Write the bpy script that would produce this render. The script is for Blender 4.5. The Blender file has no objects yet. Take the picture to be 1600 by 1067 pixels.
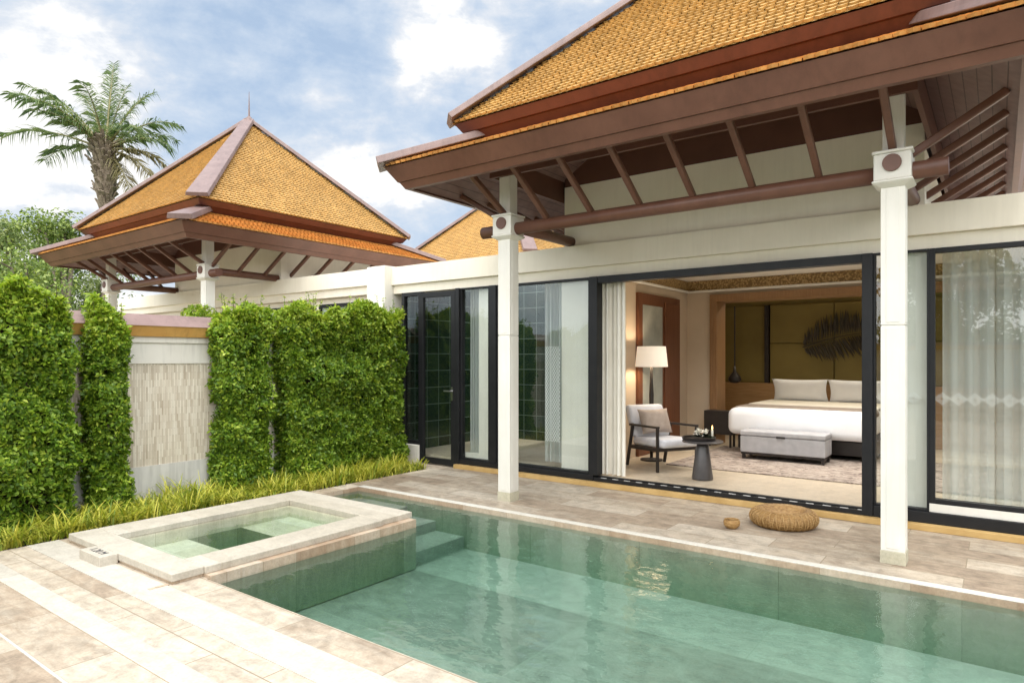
import bpy, math, random
import numpy as np
from mathutils import Vector, Matrix, noise as mn
R_ = math.radians
PI = math.pi
sc = bpy.context.scene
COL = sc.collection
random.seed(7)
rng = np.random.default_rng(7)

# ------------------------------------------------------------------ materials
class NT:
    def __init__(s, name):
        s.m = bpy.data.materials.new(name); s.m.use_nodes = True
        s.t = s.m.node_tree; s.n = s.t.nodes; s.l = s.t.links
        s.n.clear()
        s.out = s.n.new('ShaderNodeOutputMaterial')
    def new(s, typ, **kw):
        nd = s.n.new(typ)
        for k, v in kw.items():
            if k in nd.inputs: s.set(nd.inputs[k], v)
            else: setattr(nd, k, v)
        return nd
    def set(s, sock, v):
        if hasattr(v, 'bl_idname') or isinstance(v, bpy.types.NodeSocket): s.l.new(v, sock)
        elif isinstance(v, tuple) and len(v) == 3 and sock.type == 'RGBA': sock.default_value = (*v, 1)
        else: sock.default_value = v
    def coords(s, scale=(1, 1, 1), kind='Object', rot=(0, 0, 0)):
        tc = s.new('ShaderNodeTexCoord'); mp = s.new('ShaderNodeMapping')
        s.l.new(tc.outputs[kind], mp.inputs[0]); mp.inputs['Scale'].default_value = scale
        mp.inputs['Rotation'].default_value = rot
        return mp.outputs[0]
    def noise(s, vec, scale=5, detail=5, rough=.55, dist=0):
        nd = s.new('ShaderNodeTexNoise'); s.l.new(vec, nd.inputs['Vector'])
        nd.inputs['Scale'].default_value = scale; nd.inputs['Detail'].default_value = detail
        nd.inputs['Roughness'].default_value = rough; nd.inputs['Distortion'].default_value = dist
        return nd.outputs['Fac']
    def ramp(s, fac, stops):
        nd = s.new('ShaderNodeValToRGB'); s.l.new(fac, nd.inputs[0])
        els = nd.color_ramp.elements
        while len(els) < len(stops): els.new(.5)
        for e, (p, c) in zip(els, stops):
            e.position = p; e.color = (*c, 1) if isinstance(c, tuple) else (c, c, c, 1)
        return nd.outputs[0]
    def mix(s, fac, a, b, blend='MIX'):
        nd = s.new('ShaderNodeMix', data_type='RGBA', blend_type=blend)
        s.set(nd.inputs[0], fac); s.set(nd.inputs[6], a); s.set(nd.inputs[7], b)
        return nd.outputs[2]
    def math(s, op, a, b=0.0):
        nd = s.new('ShaderNodeMath', operation=op); s.set(nd.inputs[0], a); s.set(nd.inputs[1], b)
        return nd.outputs[0]
    def bump(s, h, strength=.3, dist=.01):
        nd = s.new('ShaderNodeBump'); s.l.new(h, nd.inputs['Height'])
        nd.inputs['Strength'].default_value = strength; nd.inputs['Distance'].default_value = dist
        return nd.outputs[0]
    def pbr(s, color, rough=.6, normal=None, metallic=0, spec=.5, **kw):
        p = s.new('ShaderNodeBsdfPrincipled')
        s.set(p.inputs['Base Color'], color); s.set(p.inputs['Roughness'], rough)
        p.inputs['Metallic'].default_value = metallic; p.inputs['Specular IOR Level'].default_value = spec
        if normal is not None: s.l.new(normal, p.inputs['Normal'])
        for k, v in kw.items(): s.set(p.inputs[k.replace('_', ' ')], v)
        return p.outputs[0]
    def done(s, sh):
        s.l.new(sh, s.out.inputs[0]); return s.m

def simple(name, c1, c2=None, scale=4, rough=.6, bump=0, bscale=80, metallic=0, spec=.4, stretch=(1, 1, 1), detail=6, bdist=.004, island=0.0, lo=.35, hi=.68, streak=0.0):
    t = NT(name); v = t.coords(stretch)
    c2 = c2 or tuple(x * .82 for x in c1)
    col = t.ramp(t.noise(v, scale, detail), [(lo, c1), (hi, c2)])
    if island:
        g = t.new('ShaderNodeNewGeometry')
        f = t.new('ShaderNodeMapRange'); t.l.new(g.outputs['Random Per Island'], f.inputs[0])
        f.inputs[3].default_value = 1 - island; f.inputs[4].default_value = 1 + island
        col = t.mix(1.0, col, f.outputs[0], 'MULTIPLY')
    if streak:      # weathering: runs of dirt down the face and soft patches
        a_ = t.noise(t.coords((7, 7, .55)), 2.4, 6, .62, .3); b_ = t.noise(t.coords(), .9, 5, .6)
        w_ = t.ramp(t.math('ADD', t.math('MULTIPLY', a_, .6), t.math('MULTIPLY', b_, .45)), [(.38, 1 - streak), (.56, 1.0)])
        col = t.mix(1.0, col, w_, 'MULTIPLY')
    nrm = t.bump(t.noise(t.coords(stretch), bscale, 3), bump, bdist) if bump else None
    return t.done(t.pbr(col, rough, nrm, metallic, spec))

def wood(name, c1, c2, axis=0, rough=.45, scale=3, spec=.4):
    st = [14, 14, 14]; st[axis] = 1.0
    t = NT(name); v = t.coords(tuple(st))
    n = t.noise(v, scale, 6, .6, .6)
    return t.done(t.pbr(t.ramp(n, [(.3, c1), (.7, c2)]), rough, t.bump(n, .15, .003), spec=spec))

def planks(name, c1, c2, axis='x', w=.1, rough=.5):
    """painted boards running along an axis: grooves are drawn by a wave across it"""
    t = NT(name); v = t.coords()
    sep = t.new('ShaderNodeSeparateXYZ'); t.l.new(v, sep.inputs[0])
    u = sep.outputs[0 if axis == 'x' else 1]
    f = t.math('FRACT', t.math('DIVIDE', u, w))
    gro = t.math('LESS_THAN', f, .07)
    n = t.noise(t.coords((3, 3, 3)), 3, 5)
    col = t.mix(gro, t.ramp(n, [(.35, c1), (.68, c2)]), tuple(x * .35 for x in c1))
    return t.done(t.pbr(col, rough, t.bump(t.math('SUBTRACT', 1.0, gro), .6, .006), spec=.4))

def leafmat(name, dark, mid, light, transl=.35, rough=.45, clump=2.5):
    t = NT(name); g = t.new('ShaderNodeNewGeometry')
    n = t.noise(t.coords(), clump, 3)
    f = t.math('ADD', t.math('MULTIPLY', g.outputs['Random Per Island'], .62), t.math('MULTIPLY', n, .55))
    col = t.ramp(f, [(.22, dark), (.52, mid), (.86, light)])
    a = t.pbr(col, rough, spec=.35)
    tr = t.new('ShaderNodeBsdfTranslucent'); t.l.new(t.mix(1.0, col, (1.0, 1.0, .55), 'MULTIPLY'), tr.inputs[0])
    mx = t.new('ShaderNodeMixShader'); mx.inputs[0].default_value = transl
    t.l.new(a, mx.inputs[1]); t.l.new(tr.outputs[0], mx.inputs[2])
    return t.done(mx.outputs[0])

def two_sided_fresnel(t, ior):
    g = t.new('ShaderNodeNewGeometry'); fr = t.new('ShaderNodeFresnel')
    mr = t.new('ShaderNodeMapRange'); t.l.new(g.outputs['Backfacing'], mr.inputs[0])
    mr.inputs[3].default_value = ior; mr.inputs[4].default_value = 1 / ior
    t.l.new(mr.outputs[0], fr.inputs[0]); return fr
def glassmat(name, tint=(.97, .99, .98), ior=1.6, rough=0.0):
    t = NT(name)
    tr = t.new('ShaderNodeBsdfTransparent'); tr.inputs[0].default_value = (*tint, 1)
    gl = t.new('ShaderNodeBsdfGlossy'); gl.inputs['Roughness'].default_value = rough
    fr = two_sided_fresnel(t, ior)
    mx = t.new('ShaderNodeMixShader'); t.l.new(fr.outputs[0], mx.inputs[0])
    t.l.new(tr.outputs[0], mx.inputs[1]); t.l.new(gl.outputs[0], mx.inputs[2])
    return t.done(mx.outputs[0])

def sheer(name, c, alpha=.55):
    t = NT(name)
    d = t.new('ShaderNodeBsdfDiffuse'); d.inputs[0].default_value = (*c, 1)
    tl = t.new('ShaderNodeBsdfTranslucent'); tl.inputs[0].default_value = (*c, 1)
    m1 = t.new('ShaderNodeMixShader'); m1.inputs[0].default_value = .5
    t.l.new(d.outputs[0], m1.inputs[1]); t.l.new(tl.outputs[0], m1.inputs[2])
    tr = t.new('ShaderNodeBsdfTransparent')
    m2 = t.new('ShaderNodeMixShader'); m2.inputs[0].default_value = alpha
    t.l.new(tr.outputs[0], m2.inputs[1]); t.l.new(m1.outputs[0], m2.inputs[2])
    return t.done(m2.outputs[0])

def stone(name, tones, brick=(.9, .3), mortar=(.45, .38, .3), rough=.62, off=.5, vein=(1.2, 4.5, 1), bw=.003, tonescale=1.0, spec=.35, bumpy=.25, blotk=.3):
    """slabs laid in courses; each slab takes its own tone, with veins and pores across it"""
    t = NT(name); v = t.coords()
    b = t.new('ShaderNodeTexBrick'); va_ = t.coords(); va_.node.inputs['Location'].default_value = (.2, .21, 0); t.l.new(va_, b.inputs['Vector'])
    b.offset = off; b.inputs['Scale'].default_value = 1
    b.inputs['Brick Width'].default_value = brick[0]; b.inputs['Row Height'].default_value = brick[1]
    b.inputs['Mortar Size'].default_value = bw; b.inputs['Mortar Smooth'].default_value = .2
    b.inputs['Color1'].default_value = (0, 0, 0, 1); b.inputs['Color2'].default_value = (1, 1, 1, 1)
    b.inputs['Mortar'].default_value = (.5, .5, .5, 1); b.inputs['Bias'].default_value = 0
    big = t.noise(v, .8 * tonescale, 3)
    vn = t.noise(t.coords(vein), 2.2, 9, .66, 1.4)
    f = t.math('ADD', t.math('MULTIPLY', b.outputs['Color'], .34), t.math('ADD', t.math('MULTIPLY', vn, .62), t.math('MULTIPLY', big, .2)))
    col = t.ramp(f, [(.28, tones[0]), (.48, tones[1]), (.62, tones[2]), (.82, tones[3])])
    blot = t.noise(v, 7.5, 7, .68, .6)
    col = t.mix(blotk, col, t.ramp(blot, [(.36, .58), (.50, .93), (.62, 1.16)]), 'MULTIPLY')
    fine = t.noise(v, 55, 4, .7)
    col = t.mix(.35, col, t.ramp(fine, [(.35, .55), (.6, 1.0)]), 'MULTIPLY')
    col = t.mix(b.outputs['Fac'], col, mortar)
    h = t.math('SUBTRACT', t.math('MULTIPLY', fine, .3), b.outputs['Fac'])
    return t.done(t.pbr(col, rough, t.bump(h, bumpy, .004), spec=spec))

M = {}
M['plaster'] = simple('cream_plaster', (.86, .81, .70), (.80, .74, .62), 1.3, .75, .12, 120, spec=.2, streak=0.05)
M['white'] = simple('white_painted_timber', (.77, .75, .69), (.72, .695, .63), 2.2, .5, .06, 60, spec=.35, streak=0.06)
M['brown'] = simple('brown_painted_timber', (.155, .068, .043), (.12, .05, .031), 3, .42, .1, 60, stretch=(1, 1, 1), spec=.45, streak=0.16)
M['brownx'] = planks('brown_fascia_boards', (.205, .112, .09), (.17, .09, .07), 'x', 2.4, .42)
M['cap'] = simple('mauve_brown_ridge', (.225, .155, .142), (.18, .12, .11), 4, .4, .1, 40, spec=.5, streak=0.25)
M['red'] = simple('red_brown_fascia', (.135, .036, .021), (.105, .027, .016), 3, .42, .08, 50, spec=.45, streak=0.24)
M['darkbrown'] = simple('dark_brown_panel', (.135, .058, .038), (.10, .042, .028), 2, .55, .06, 40)
M['soffx'] = planks('soffit_boards_x', (.22, .135, .12), (.17, .10, .09), 'y', .09)
M['soffy'] = planks('soffit_boards_y', (.22, .135, .12), (.17, .10, .09), 'x', .09)
M['tile'] = simple('ochre_roof_tile', (.52, .325, .115), (.46, .275, .09), 1.6, .5, .2, 60, island=.15, spec=.35, streak=0.07)
M['tile2'] = simple('orange_roof_tile', (.56, .27, .075), (.47, .205, .05), 2.5, .5, .2, 60, island=.18, spec=.35, streak=0.08)
M['under'] = simple('roof_underlay', (.12, .05, .02), (.08, .035, .015), 3, .8)
M['black'] = simple('black_aluminium', (.011, .0115, .013), (.016, .0165, .018), 6, .42, spec=.28)
M['chrome'] = simple('brushed_steel', (.55, .55, .56), (.45, .45, .46), 8, .3, metallic=1)
M['slot'] = simple('lit_track_slot', (.62, .62, .62), (.5, .5, .5), 8, .45)  # light caught in the slots put into the pale colour
M['yellow'] = simple('ochre_sandstone', (.55, .37, .15), (.44, .28, .10), 5, .7, .2, 40)
M['deck'] = stone('travertine_paving', [(.20, .145, .105), (.36, .285, .21), (.45, .38, .295), (.55, .485, .395)], (.92, .30), (.25, .20, .14), bw=.004, blotk=.6)
M['coping'] = stone('pale_limestone', [(.41, .365, .295), (.47, .425, .35), (.51, .465, .39), (.55, .505, .43)], (1.1, .6), (.40, .35, .28), .5)
M['edge'] = stone('bright_pool_edge_stone', [(.53, .50, .44), (.58, .55, .485), (.62, .59, .525), (.66, .63, .565)], (1.6, .9), (.55, .51, .45), .5, blotk=.15)
M['stripe'] = stone('white_inlay_stone', [(.45, .41, .35), (.50, .465, .40), (.53, .495, .435), (.56, .53, .47)], (1.6, .9), (.62, .56, .47), .55)
M['poolstone'] = stone('green_pool_stone', [(.15, .145, .125), (.235, .222, .195), (.285, .27, .24), (.345, .325, .29)], (2.4, 1.2), (.25, .245, .21), .6, vein=(1.2, 2.0, 1.5), bw=.004, blotk=.35)
M['poolwall'] = stone('shaded_green_wall_stone', [(.135, .155, .105), (.185, .205, .145), (.22, .24, .175), (.255, .275, .205)], (1.2, .6), (.12, .14, .095), .55, bw=.003)  # darker than the floor stone; shade on the upright walls mixed in
M['wetstone'] = stone('wet_brown_stone', [(.30, .19, .12), (.40, .29, .20), (.48, .37, .27), (.55, .46, .36)], (.6, .3), (.3, .22, .15), .35)
M['spastone'] = stone('spa_stone', [(.40, .37, .27), (.50, .47, .35), (.56, .53, .41), (.62, .59, .48)], (.9, .4), (.38, .35, .26), .5)
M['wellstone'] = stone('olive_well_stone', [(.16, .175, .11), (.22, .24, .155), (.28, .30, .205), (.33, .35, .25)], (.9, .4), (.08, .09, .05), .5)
M['rattan'] = None
M['soil'] = simple('dark_soil', (.06, .045, .03), (.035, .025, .016), 12, .95, .5, 40)
M['grass'] = simple('lawn', (.07, .13, .03), (.045, .09, .02), 8, .95, .4, 60)
M['hedge'] = leafmat('hedge_leaf', (.055, .12, .012), (.135, .255, .022), (.30, .42, .04), .38, .42, 2.6)
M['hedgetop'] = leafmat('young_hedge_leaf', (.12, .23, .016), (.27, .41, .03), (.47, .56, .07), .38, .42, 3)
M['twig'] = simple('twig', (.05, .035, .02), (.03, .022, .012), 9, .9)
M['cover'] = leafmat('yellow_green_blade', (.12, .21, .02), (.36, .40, .04), (.66, .61, .11), .3, .45, 3)
M['palm'] = leafmat('palm_leaflet', (.05, .095, .03), (.12, .19, .06), (.24, .30, .12), .38, .4, .8)
M['palmstalk'] = simple('palm_stalk', (.30, .27, .14), (.20, .17, .08), 5, .6, spec=.3)
M['palmdry'] = leafmat('dry_palm_leaflet', (.16, .13, .06), (.25, .21, .10), (.33, .29, .16), .3, .6, .8)
M['treeleaf'] = leafmat('tree_leaf', (.06, .11, .025), (.17, .25, .06), (.36, .44, .13), .35, .5, .5)
M['treepale'] = leafmat('pale_tree_leaf', (.10, .15, .05), (.22, .285, .105), (.42, .47, .21), .4, .5, .5)
M['bark'] = simple('bark', (.22, .18, .14), (.12, .095, .07), 5, .9, .6, 20, stretch=(1, 1, .4), bdist=.03)
M['palmbark'] = simple('palm_boot', (.27, .215, .16), (.13, .10, .07), 6, .9, .7, 14, bdist=.04)
M['glass'] = glassmat('window_glass')
M['glassdark'] = glassmat('smoked_glass', (.85, .90, .87), 1.6)
M['sheer'] = sheer('sheer_curtain', (.84, .88, .87), .6)
M['curtain'] = simple('ivory_curtain', (.88, .85, .77), (.82, .78, .69), 3, .85, .1, 200, spec=.1)
M['etch'] = simple('etched_glass', (.82, .87, .85), (.75, .8, .78), 6, .8)
M['beige'] = simple('beige_wall', (.60, .50, .385), (.54, .44, .33), 1.5, .7, .05, 60)
M['floorin'] = stone('indoor_limestone', [(.52, .43, .32), (.58, .49, .37), (.62, .53, .41), (.66, .58, .46)], (1.2, .6), (.5, .42, .31), .35)
M['woodx'] = wood('honey_wood', (.30, .165, .065), (.42, .25, .11), 0)
M['woodz'] = wood('dark_red_wood', (.11, .038, .018), (.17, .065, .03), 2)
M['jamb'] = wood('portal_wood', (.24, .13, .06), (.33, .19, .09), 2)
M['olive'] = simple('olive_upholstery', (.215, .165, .05), (.185, .14, .042), 2, .7, .12, 160, spec=.25)
M['marble'] = simple('grey_marble', (.40, .41, .37), (.26, .28, .25), 3.5, .3, detail=10, spec=.5)
M['linen'] = simple('white_linen', (.88, .89, .92), (.83, .84, .87), 3, .85, .1, 90, spec=.15)
M['cream'] = simple('cream_sheet', (.76, .72, .64), (.70, .66, .58), 3, .85, .1, 90, spec=.15)
M['taupe'] = simple('taupe_throw', (.33, .28, .24), (.27, .225, .19), 12, .9, .2, 160, spec=.1)
M['greyfab'] = simple('grey_upholstery', (.44, .44, .46), (.37, .37, .39), 9, .85, .2, 220, spec=.15)
M['palegrey'] = simple('pale_grey_cushion', (.66, .67, .72), (.58, .59, .64), 9, .85, .2, 160, spec=.15)
M['mush'] = simple('mushroom_velvet', (.40, .33, .28), (.30, .24, .2), 10, .6, .15, 100)
M['darkwood'] = simple('ebony_wood', (.028, .022, .02), (.018, .014, .013), 9, .4)
M['gun'] = simple('gunmetal', (.075, .07, .072), (.05, .047, .05), 7, .35, .1, 60, spec=.6)
M['leafart'] = simple('bronze_leaf', (.045, .034, .016), (.022, .016, .009), 8, .55, .3, 40)
M['petal'] = simple('white_petal', (.82, .80, .72), (.74, .7, .6), 9, .7)
M['flowerleaf'] = simple('dark_leaf', (.03, .045, .02), (.02, .03, .012), 9, .5)
M['ink'] = simple('dark_lettering', (.05, .05, .06), (.04, .04, .05), 9, .6)
M['orangecap'] = simple('ochre_wall_fascia', (.66, .38, .12), (.56, .28, .07), 3, .55, .15, 50, streak=0.25)
M['mauvecap'] = simple('mauve_wall_coping', (.26, .175, .16), (.22, .145, .13), 4, .5, .1, 40, streak=0.25)
M['wallwhite'] = simple('weathered_white_render', (.74, .71, .65), (.64, .61, .55), 1.5, .8, .15, 60, spec=.2, streak=0.22)
M['underwall'] = simple('grey_base_render', (.60, .585, .55), (.5, .49, .46), 2, .8, .15, 60, spec=.2, streak=0.25)

def special():
    # mosaic of thin upright stone strips on the garden wall
    t = NT('split_stone_mosaic'); v = t.coords((1, 1, 1), rot=(R_(90), 0, R_(90)))
    b = t.new('ShaderNodeTexBrick'); 
    sep = t.new('ShaderNodeSeparateXYZ'); tc = t.coords(); t.l.new(tc, sep.inputs[0])
    cmb = t.new('ShaderNodeCombineXYZ'); t.l.new(sep.outputs[2], cmb.inputs[0]); t.l.new(sep.outputs[1], cmb.inputs[1])
    t.l.new(cmb.outputs[0], b.inputs['Vector'])
    b.inputs['Scale'].default_value = 1; b.inputs['Brick Width'].default_value = .16; b.inputs['Row Height'].default_value = .017
    b.inputs['Mortar Size'].default_value = .0012; b.inputs['Color1'].default_value = (0, 0, 0, 1); b.inputs['Color2'].default_value = (1, 1, 1, 1)
    n = t.noise(t.coords((1, 3, .8)), 3, 7, .65)
    f = t.math('ADD', t.math('MULTIPLY', b.outputs['Color'], .45), t.math('MULTIPLY', n, .6))
    col = t.ramp(f, [(.2, (.40, .33, .25)), (.42, (.56, .49, .395)), (.62, (.66, .60, .50)), (.85, (.73, .68, .59))])
    col = t.mix(b.outputs['Fac'], col, (.38, .33, .26))
    M['mosaic'] = t.done(t.pbr(col, .75, t.bump(t.math('SUBTRACT', f, b.outputs['Fac']), .5, .006), spec=.2))
    t = NT('dark_green_wall_tile'); sep = t.new('ShaderNodeSeparateXYZ'); t.l.new(t.coords(), sep.inputs[0])
    cmb = t.new('ShaderNodeCombineXYZ'); t.l.new(t.math('ADD', sep.outputs[0], sep.outputs[1]), cmb.inputs[0]); t.l.new(sep.outputs[2], cmb.inputs[1])
    b = t.new('ShaderNodeTexBrick'); t.l.new(cmb.outputs[0], b.inputs['Vector']); b.offset = 0
    for k_, v_ in (('Scale', 1), ('Brick Width', .28), ('Row Height', .28), ('Mortar Size', .006)): b.inputs[k_].default_value = v_
    b.inputs['Color1'].default_value = (.010, .024, .017, 1); b.inputs['Color2'].default_value = (.020, .040, .028, 1); b.inputs['Mortar'].default_value = (.16, .21, .18, 1)
    M['tilegreen'] = t.done(t.pbr(b.outputs['Color'], .22, spec=.6))
    # rattan weave
    t = NT('woven_rattan'); v = t.coords((1, 1, 1))
    w = t.noise(t.coords((30, 30, 90)), 1.2, 3, .6); n = t.noise(v, 7, 4)
    col = t.ramp(t.math('ADD', t.math('MULTIPLY', w, .7), t.math('MULTIPLY', n, .4)), [(.35, (.15, .075, .022)), (.52, (.31, .175, .06)), (.75, (.47, .30, .125))])
    M['rattan'] = t.done(t.pbr(col, .55, t.bump(w, .7, .012), spec=.3))
    t = NT('pale_rattan_strand'); n = t.noise(t.coords((60, 60, 60)), 1, 3); M['rattanlight'] = t.done(t.pbr(t.ramp(n, [(.35, (.28, .16, .058)), (.65, (.44, .28, .115))]), .5, spec=.35))
    # gilded fretwork frieze
    t = NT('gilded_fretwork'); vo = t.new('ShaderNodeTexVoronoi'); t.l.new(t.coords(), vo.inputs[0]); vo.inputs['Scale'].default_value = 34
    col = t.ramp(vo.outputs['Distance'], [(.15, (.50, .36, .17)), (.4, (.40, .27, .11)), (.7, (.20, .125, .05))])
    M['frieze'] = t.done(t.pbr(col, .5, t.bump(vo.outputs['Distance'], .6, .01), spec=.4))
    # rug
    t = NT('patterned_rug')
    n = t.noise(t.coords((1, 1.6, 1)), 4.5, 8, .62, 2.2)
    col = t.ramp(n, [(.36, (.13, .10, .09)), (.47, (.30, .25, .22)), (.56, (.44, .38, .33)), (.68, (.20, .16, .14))])
    M['rug'] = t.done(t.pbr(col, .95, t.bump(t.noise(t.coords(), 160, 2), .4, .006), spec=.1))
    # lamp shade: lit from within
    t = NT('lit_lamp_shade')
    d = t.pbr((.80, .72, .62), .8, Emission_Color=(1.0, .84, .66), Emission_Strength=.4)
    M['shade'] = t.done(d)
    t = NT('candle_flame'); M['flame'] = t.done(t.pbr((1, .7, .3), .5, Emission_Color=(1.0, .62, .2), Emission_Strength=4.0))
    # water body: fresnel mirror over clear water that soaks up red light with depth
    t = NT('pool_water')
    tr = t.new('ShaderNodeBsdfTransparent'); tr.inputs[0].default_value = (.96, .985, .975, 1)
    gl = t.new('ShaderNodeBsdfGlossy'); gl.inputs['Roughness'].default_value = .012
    nz = t.noise(t.coords((1, 1.6, 1)), 2.6, 3, .5)
    nb = t.bump(nz, .32, .03)
    t.l.new(nb, gl.inputs['Normal'])
    fr = two_sided_fresnel(t, 1.33); t.l.new(nb, fr.inputs['Normal'])
    mx = t.new('ShaderNodeMixShader'); t.l.new(fr.outputs[0], mx.inputs[0])
    t.l.new(tr.outputs[0], mx.inputs[1]); t.l.new(gl.outputs[0], mx.inputs[2])
    va = t.new('ShaderNodeVolumeAbsorption'); va.inputs['Color'].default_value = (.45, .86, .745, 1); va.inputs['Density'].default_value = .72
    t.l.new(va.outputs[0], t.out.inputs['Volume'])
    M['water'] = t.done(mx.outputs[0])
special()

# ------------------------------------------------------------------ mesh builder
ORG = {}     # world origin of each parent, so that parts can be given in world coordinates
class MB:
    def __init__(s): s.v = []; s.f = []
    def quad(s, *p):
        b = len(s.v); s.v += [tuple(q) for q in p]; s.f.append(tuple(range(b, b + len(p)))); return s
    def box(s, x0, y0, z0, x1, y1, z1):
        b = len(s.v)
        s.v += [(x0, y0, z0), (x1, y0, z0), (x1, y1, z0), (x0, y1, z0), (x0, y0, z1), (x1, y0, z1), (x1, y1, z1), (x0, y1, z1)]
        s.f += [tuple(b + i for i in q) for q in ((0, 3, 2, 1), (4, 5, 6, 7), (0, 1, 5, 4), (1, 2, 6, 5), (2, 3, 7, 6), (3, 0, 4, 7))]
        return s
    def hexa(s, lo, hi):
        """two loops of 4 points: lower, upper"""
        b = len(s.v); s.v += [tuple(p) for p in lo] + [tuple(p) for p in hi]
        s.f += [tuple(b + i for i in q) for q in ((0, 3, 2, 1), (4, 5, 6, 7), (0, 1, 5, 4), (1, 2, 6, 5), (2, 3, 7, 6), (3, 0, 4, 7))]
        return s
    def bar(s, p, q, w, h, up=(0, 0, 1)):
        p, q = Vector(p), Vector(q); d = (q - p).normalized(); u = Vector(up)
        a = d.cross(u)
        if a.length < 1e-4: a = d.cross(Vector((1, 0, 0)))
        a.normalize(); c = a.cross(d).normalized()
        L = lambda o: [o - a * w / 2 - c * h / 2, o + a * w / 2 - c * h / 2, o + a * w / 2 + c * h / 2, o - a * w / 2 + c * h / 2]
        return s.hexa(L(p), L(q))
    def tube(s, pts, r, n=12, caps=True):
        pts = [Vector(p) for p in pts]; rs = r if isinstance(r, (list, tuple)) else [r] * len(pts)
        b = len(s.v); ref = None
        for i, p in enumerate(pts):
            d = (pts[min(i + 1, len(pts) - 1)] - pts[max(i - 1, 0)]).normalized()
            if ref is None:
                ref = d.cross(Vector((0, 0, 1)))
                if ref.length < 1e-3: ref = d.cross(Vector((1, 0, 0)))
            ref = (ref - d * ref.dot(d)).normalized(); c = d.cross(ref)
            for k in range(n):
                a = 2 * PI * k / n; s.v.append(tuple(p + (ref * math.cos(a) + c * math.sin(a)) * rs[i]))
        for i in range(len(pts) - 1):
            for k in range(n):
                s.f.append((b + i * n + k, b + i * n + (k + 1) % n, b + (i + 1) * n + (k + 1) % n, b + (i + 1) * n + k))
        if caps:
            s.f.append(tuple(b + k for k in range(n))[::-1]); s.f.append(tuple(b + (len(pts) - 1) * n + k for k in range(n)))
        return s
    def lathe(s, prof, n=32, c=(0, 0, 0)):
        b = len(s.v)
        for r, z in prof:
            for k in range(n):
                a = 2 * PI * k / n; s.v.append((c[0] + r * math.cos(a), c[1] + r * math.sin(a), c[2] + z))
        for i in range(len(prof) - 1):
            for k in range(n):
                s.f.append((b + i * n + k, b + i * n + (k + 1) % n, b + (i + 1) * n + (k + 1) % n, b + (i + 1) * n + k))
        s.f.append(tuple(b + k for k in range(n))[::-1]); s.f.append(tuple(b + (len(prof) - 1) * n + k for k in range(n)))
        return s
    def grid(s, fn, nu, nv, closed=False):
        b = len(s.v)
        for i in range(nu + 1):
            for j in range(nv + 1): s.v.append(tuple(fn(i / nu, j / nv)))
        for i in range(nu):
            for j in range(nv):
                a = b + i * (nv + 1) + j; s.f.append((a, a + nv + 1, a + nv + 2, a + 1))
        return s
    def build(s, name, mat, parent=None, bevel=0, smooth=False, world=False, kind=None, seg=2):
        me = bpy.data.meshes.new(name)
        o0 = ORG.get(parent.name, (0, 0, 0)) if (parent is not None and world) else (0, 0, 0)
        vs = s.v if o0 == (0, 0, 0) else [(x - o0[0], y - o0[1], z - o0[2]) for x, y, z in s.v]
        me.from_pydata(vs, [], s.f); me.validate(); me.update()
        me.materials.append(M[mat] if isinstance(mat, str) else mat)
        o = bpy.data.objects.new(name, me); COL.objects.link(o)
        if parent is not None:
            o.parent = parent; ORG[o.name] = ORG.get(parent.name, (0, 0, 0))
        if smooth:
            for p in me.polygons: p.use_smooth = True
        if bevel:
            md = o.modifiers.new('bevel', 'BEVEL'); md.width = bevel; md.segments = seg; md.limit_method = 'ANGLE'; md.angle_limit = R_(40)
        if kind: o['kind'] = kind
        return o

def np_mesh(name, V, F, mat, parent=None, kind=None):
    """V (N,3), F (M,k) constant k"""
    me = bpy.data.meshes.new(name); k = F.shape[1]
    me.vertices.add(len(V)); me.vertices.foreach_set('co', V.astype(np.float32).ravel())
    me.loops.add(F.size); me.loops.foreach_set('vertex_index', F.astype(np.int32).ravel())
    me.polygons.add(len(F)); me.polygons.foreach_set('loop_start', np.arange(0, F.size, k, dtype=np.int32))
    me.update(calc_edges=True); me.validate()
    me.materials.append(M[mat])
    o = bpy.data.objects.new(name, me); COL.objects.link(o)
    if parent is not None: o.parent = parent; ORG[o.name] = ORG.get(parent.name, (0, 0, 0))
    if kind: o['kind'] = kind
    return o

def tag(o, label, cat, group=None):
    o['label'] = label; o['category'] = cat
    if group: o['group'] = group
    return o
def thing(name, label, cat, loc=(0, 0, 0), rz=0, group=None):
    o = bpy.data.objects.new(name, None); o.empty_display_size = .1; COL.objects.link(o)
    o.location = loc; o.rotation_euler = (0, 0, rz); ORG[o.name] = tuple(loc)
    return tag(o, label, cat, group)
def copy_tree(o, parent=None):
    c = o.copy(); COL.objects.link(c)
    ORG[c.name] = ORG.get(parent.name if parent else o.name, (0, 0, 0))
    if parent is not None: c.parent = parent
    for ch in [x for x in o.children]: copy_tree(ch, c)
    return c
def copy_parts(src, dst, names):
    for ch in list(src.children):
        if ch.name.split('.')[0] in names: copy_tree(ch, dst)

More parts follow.
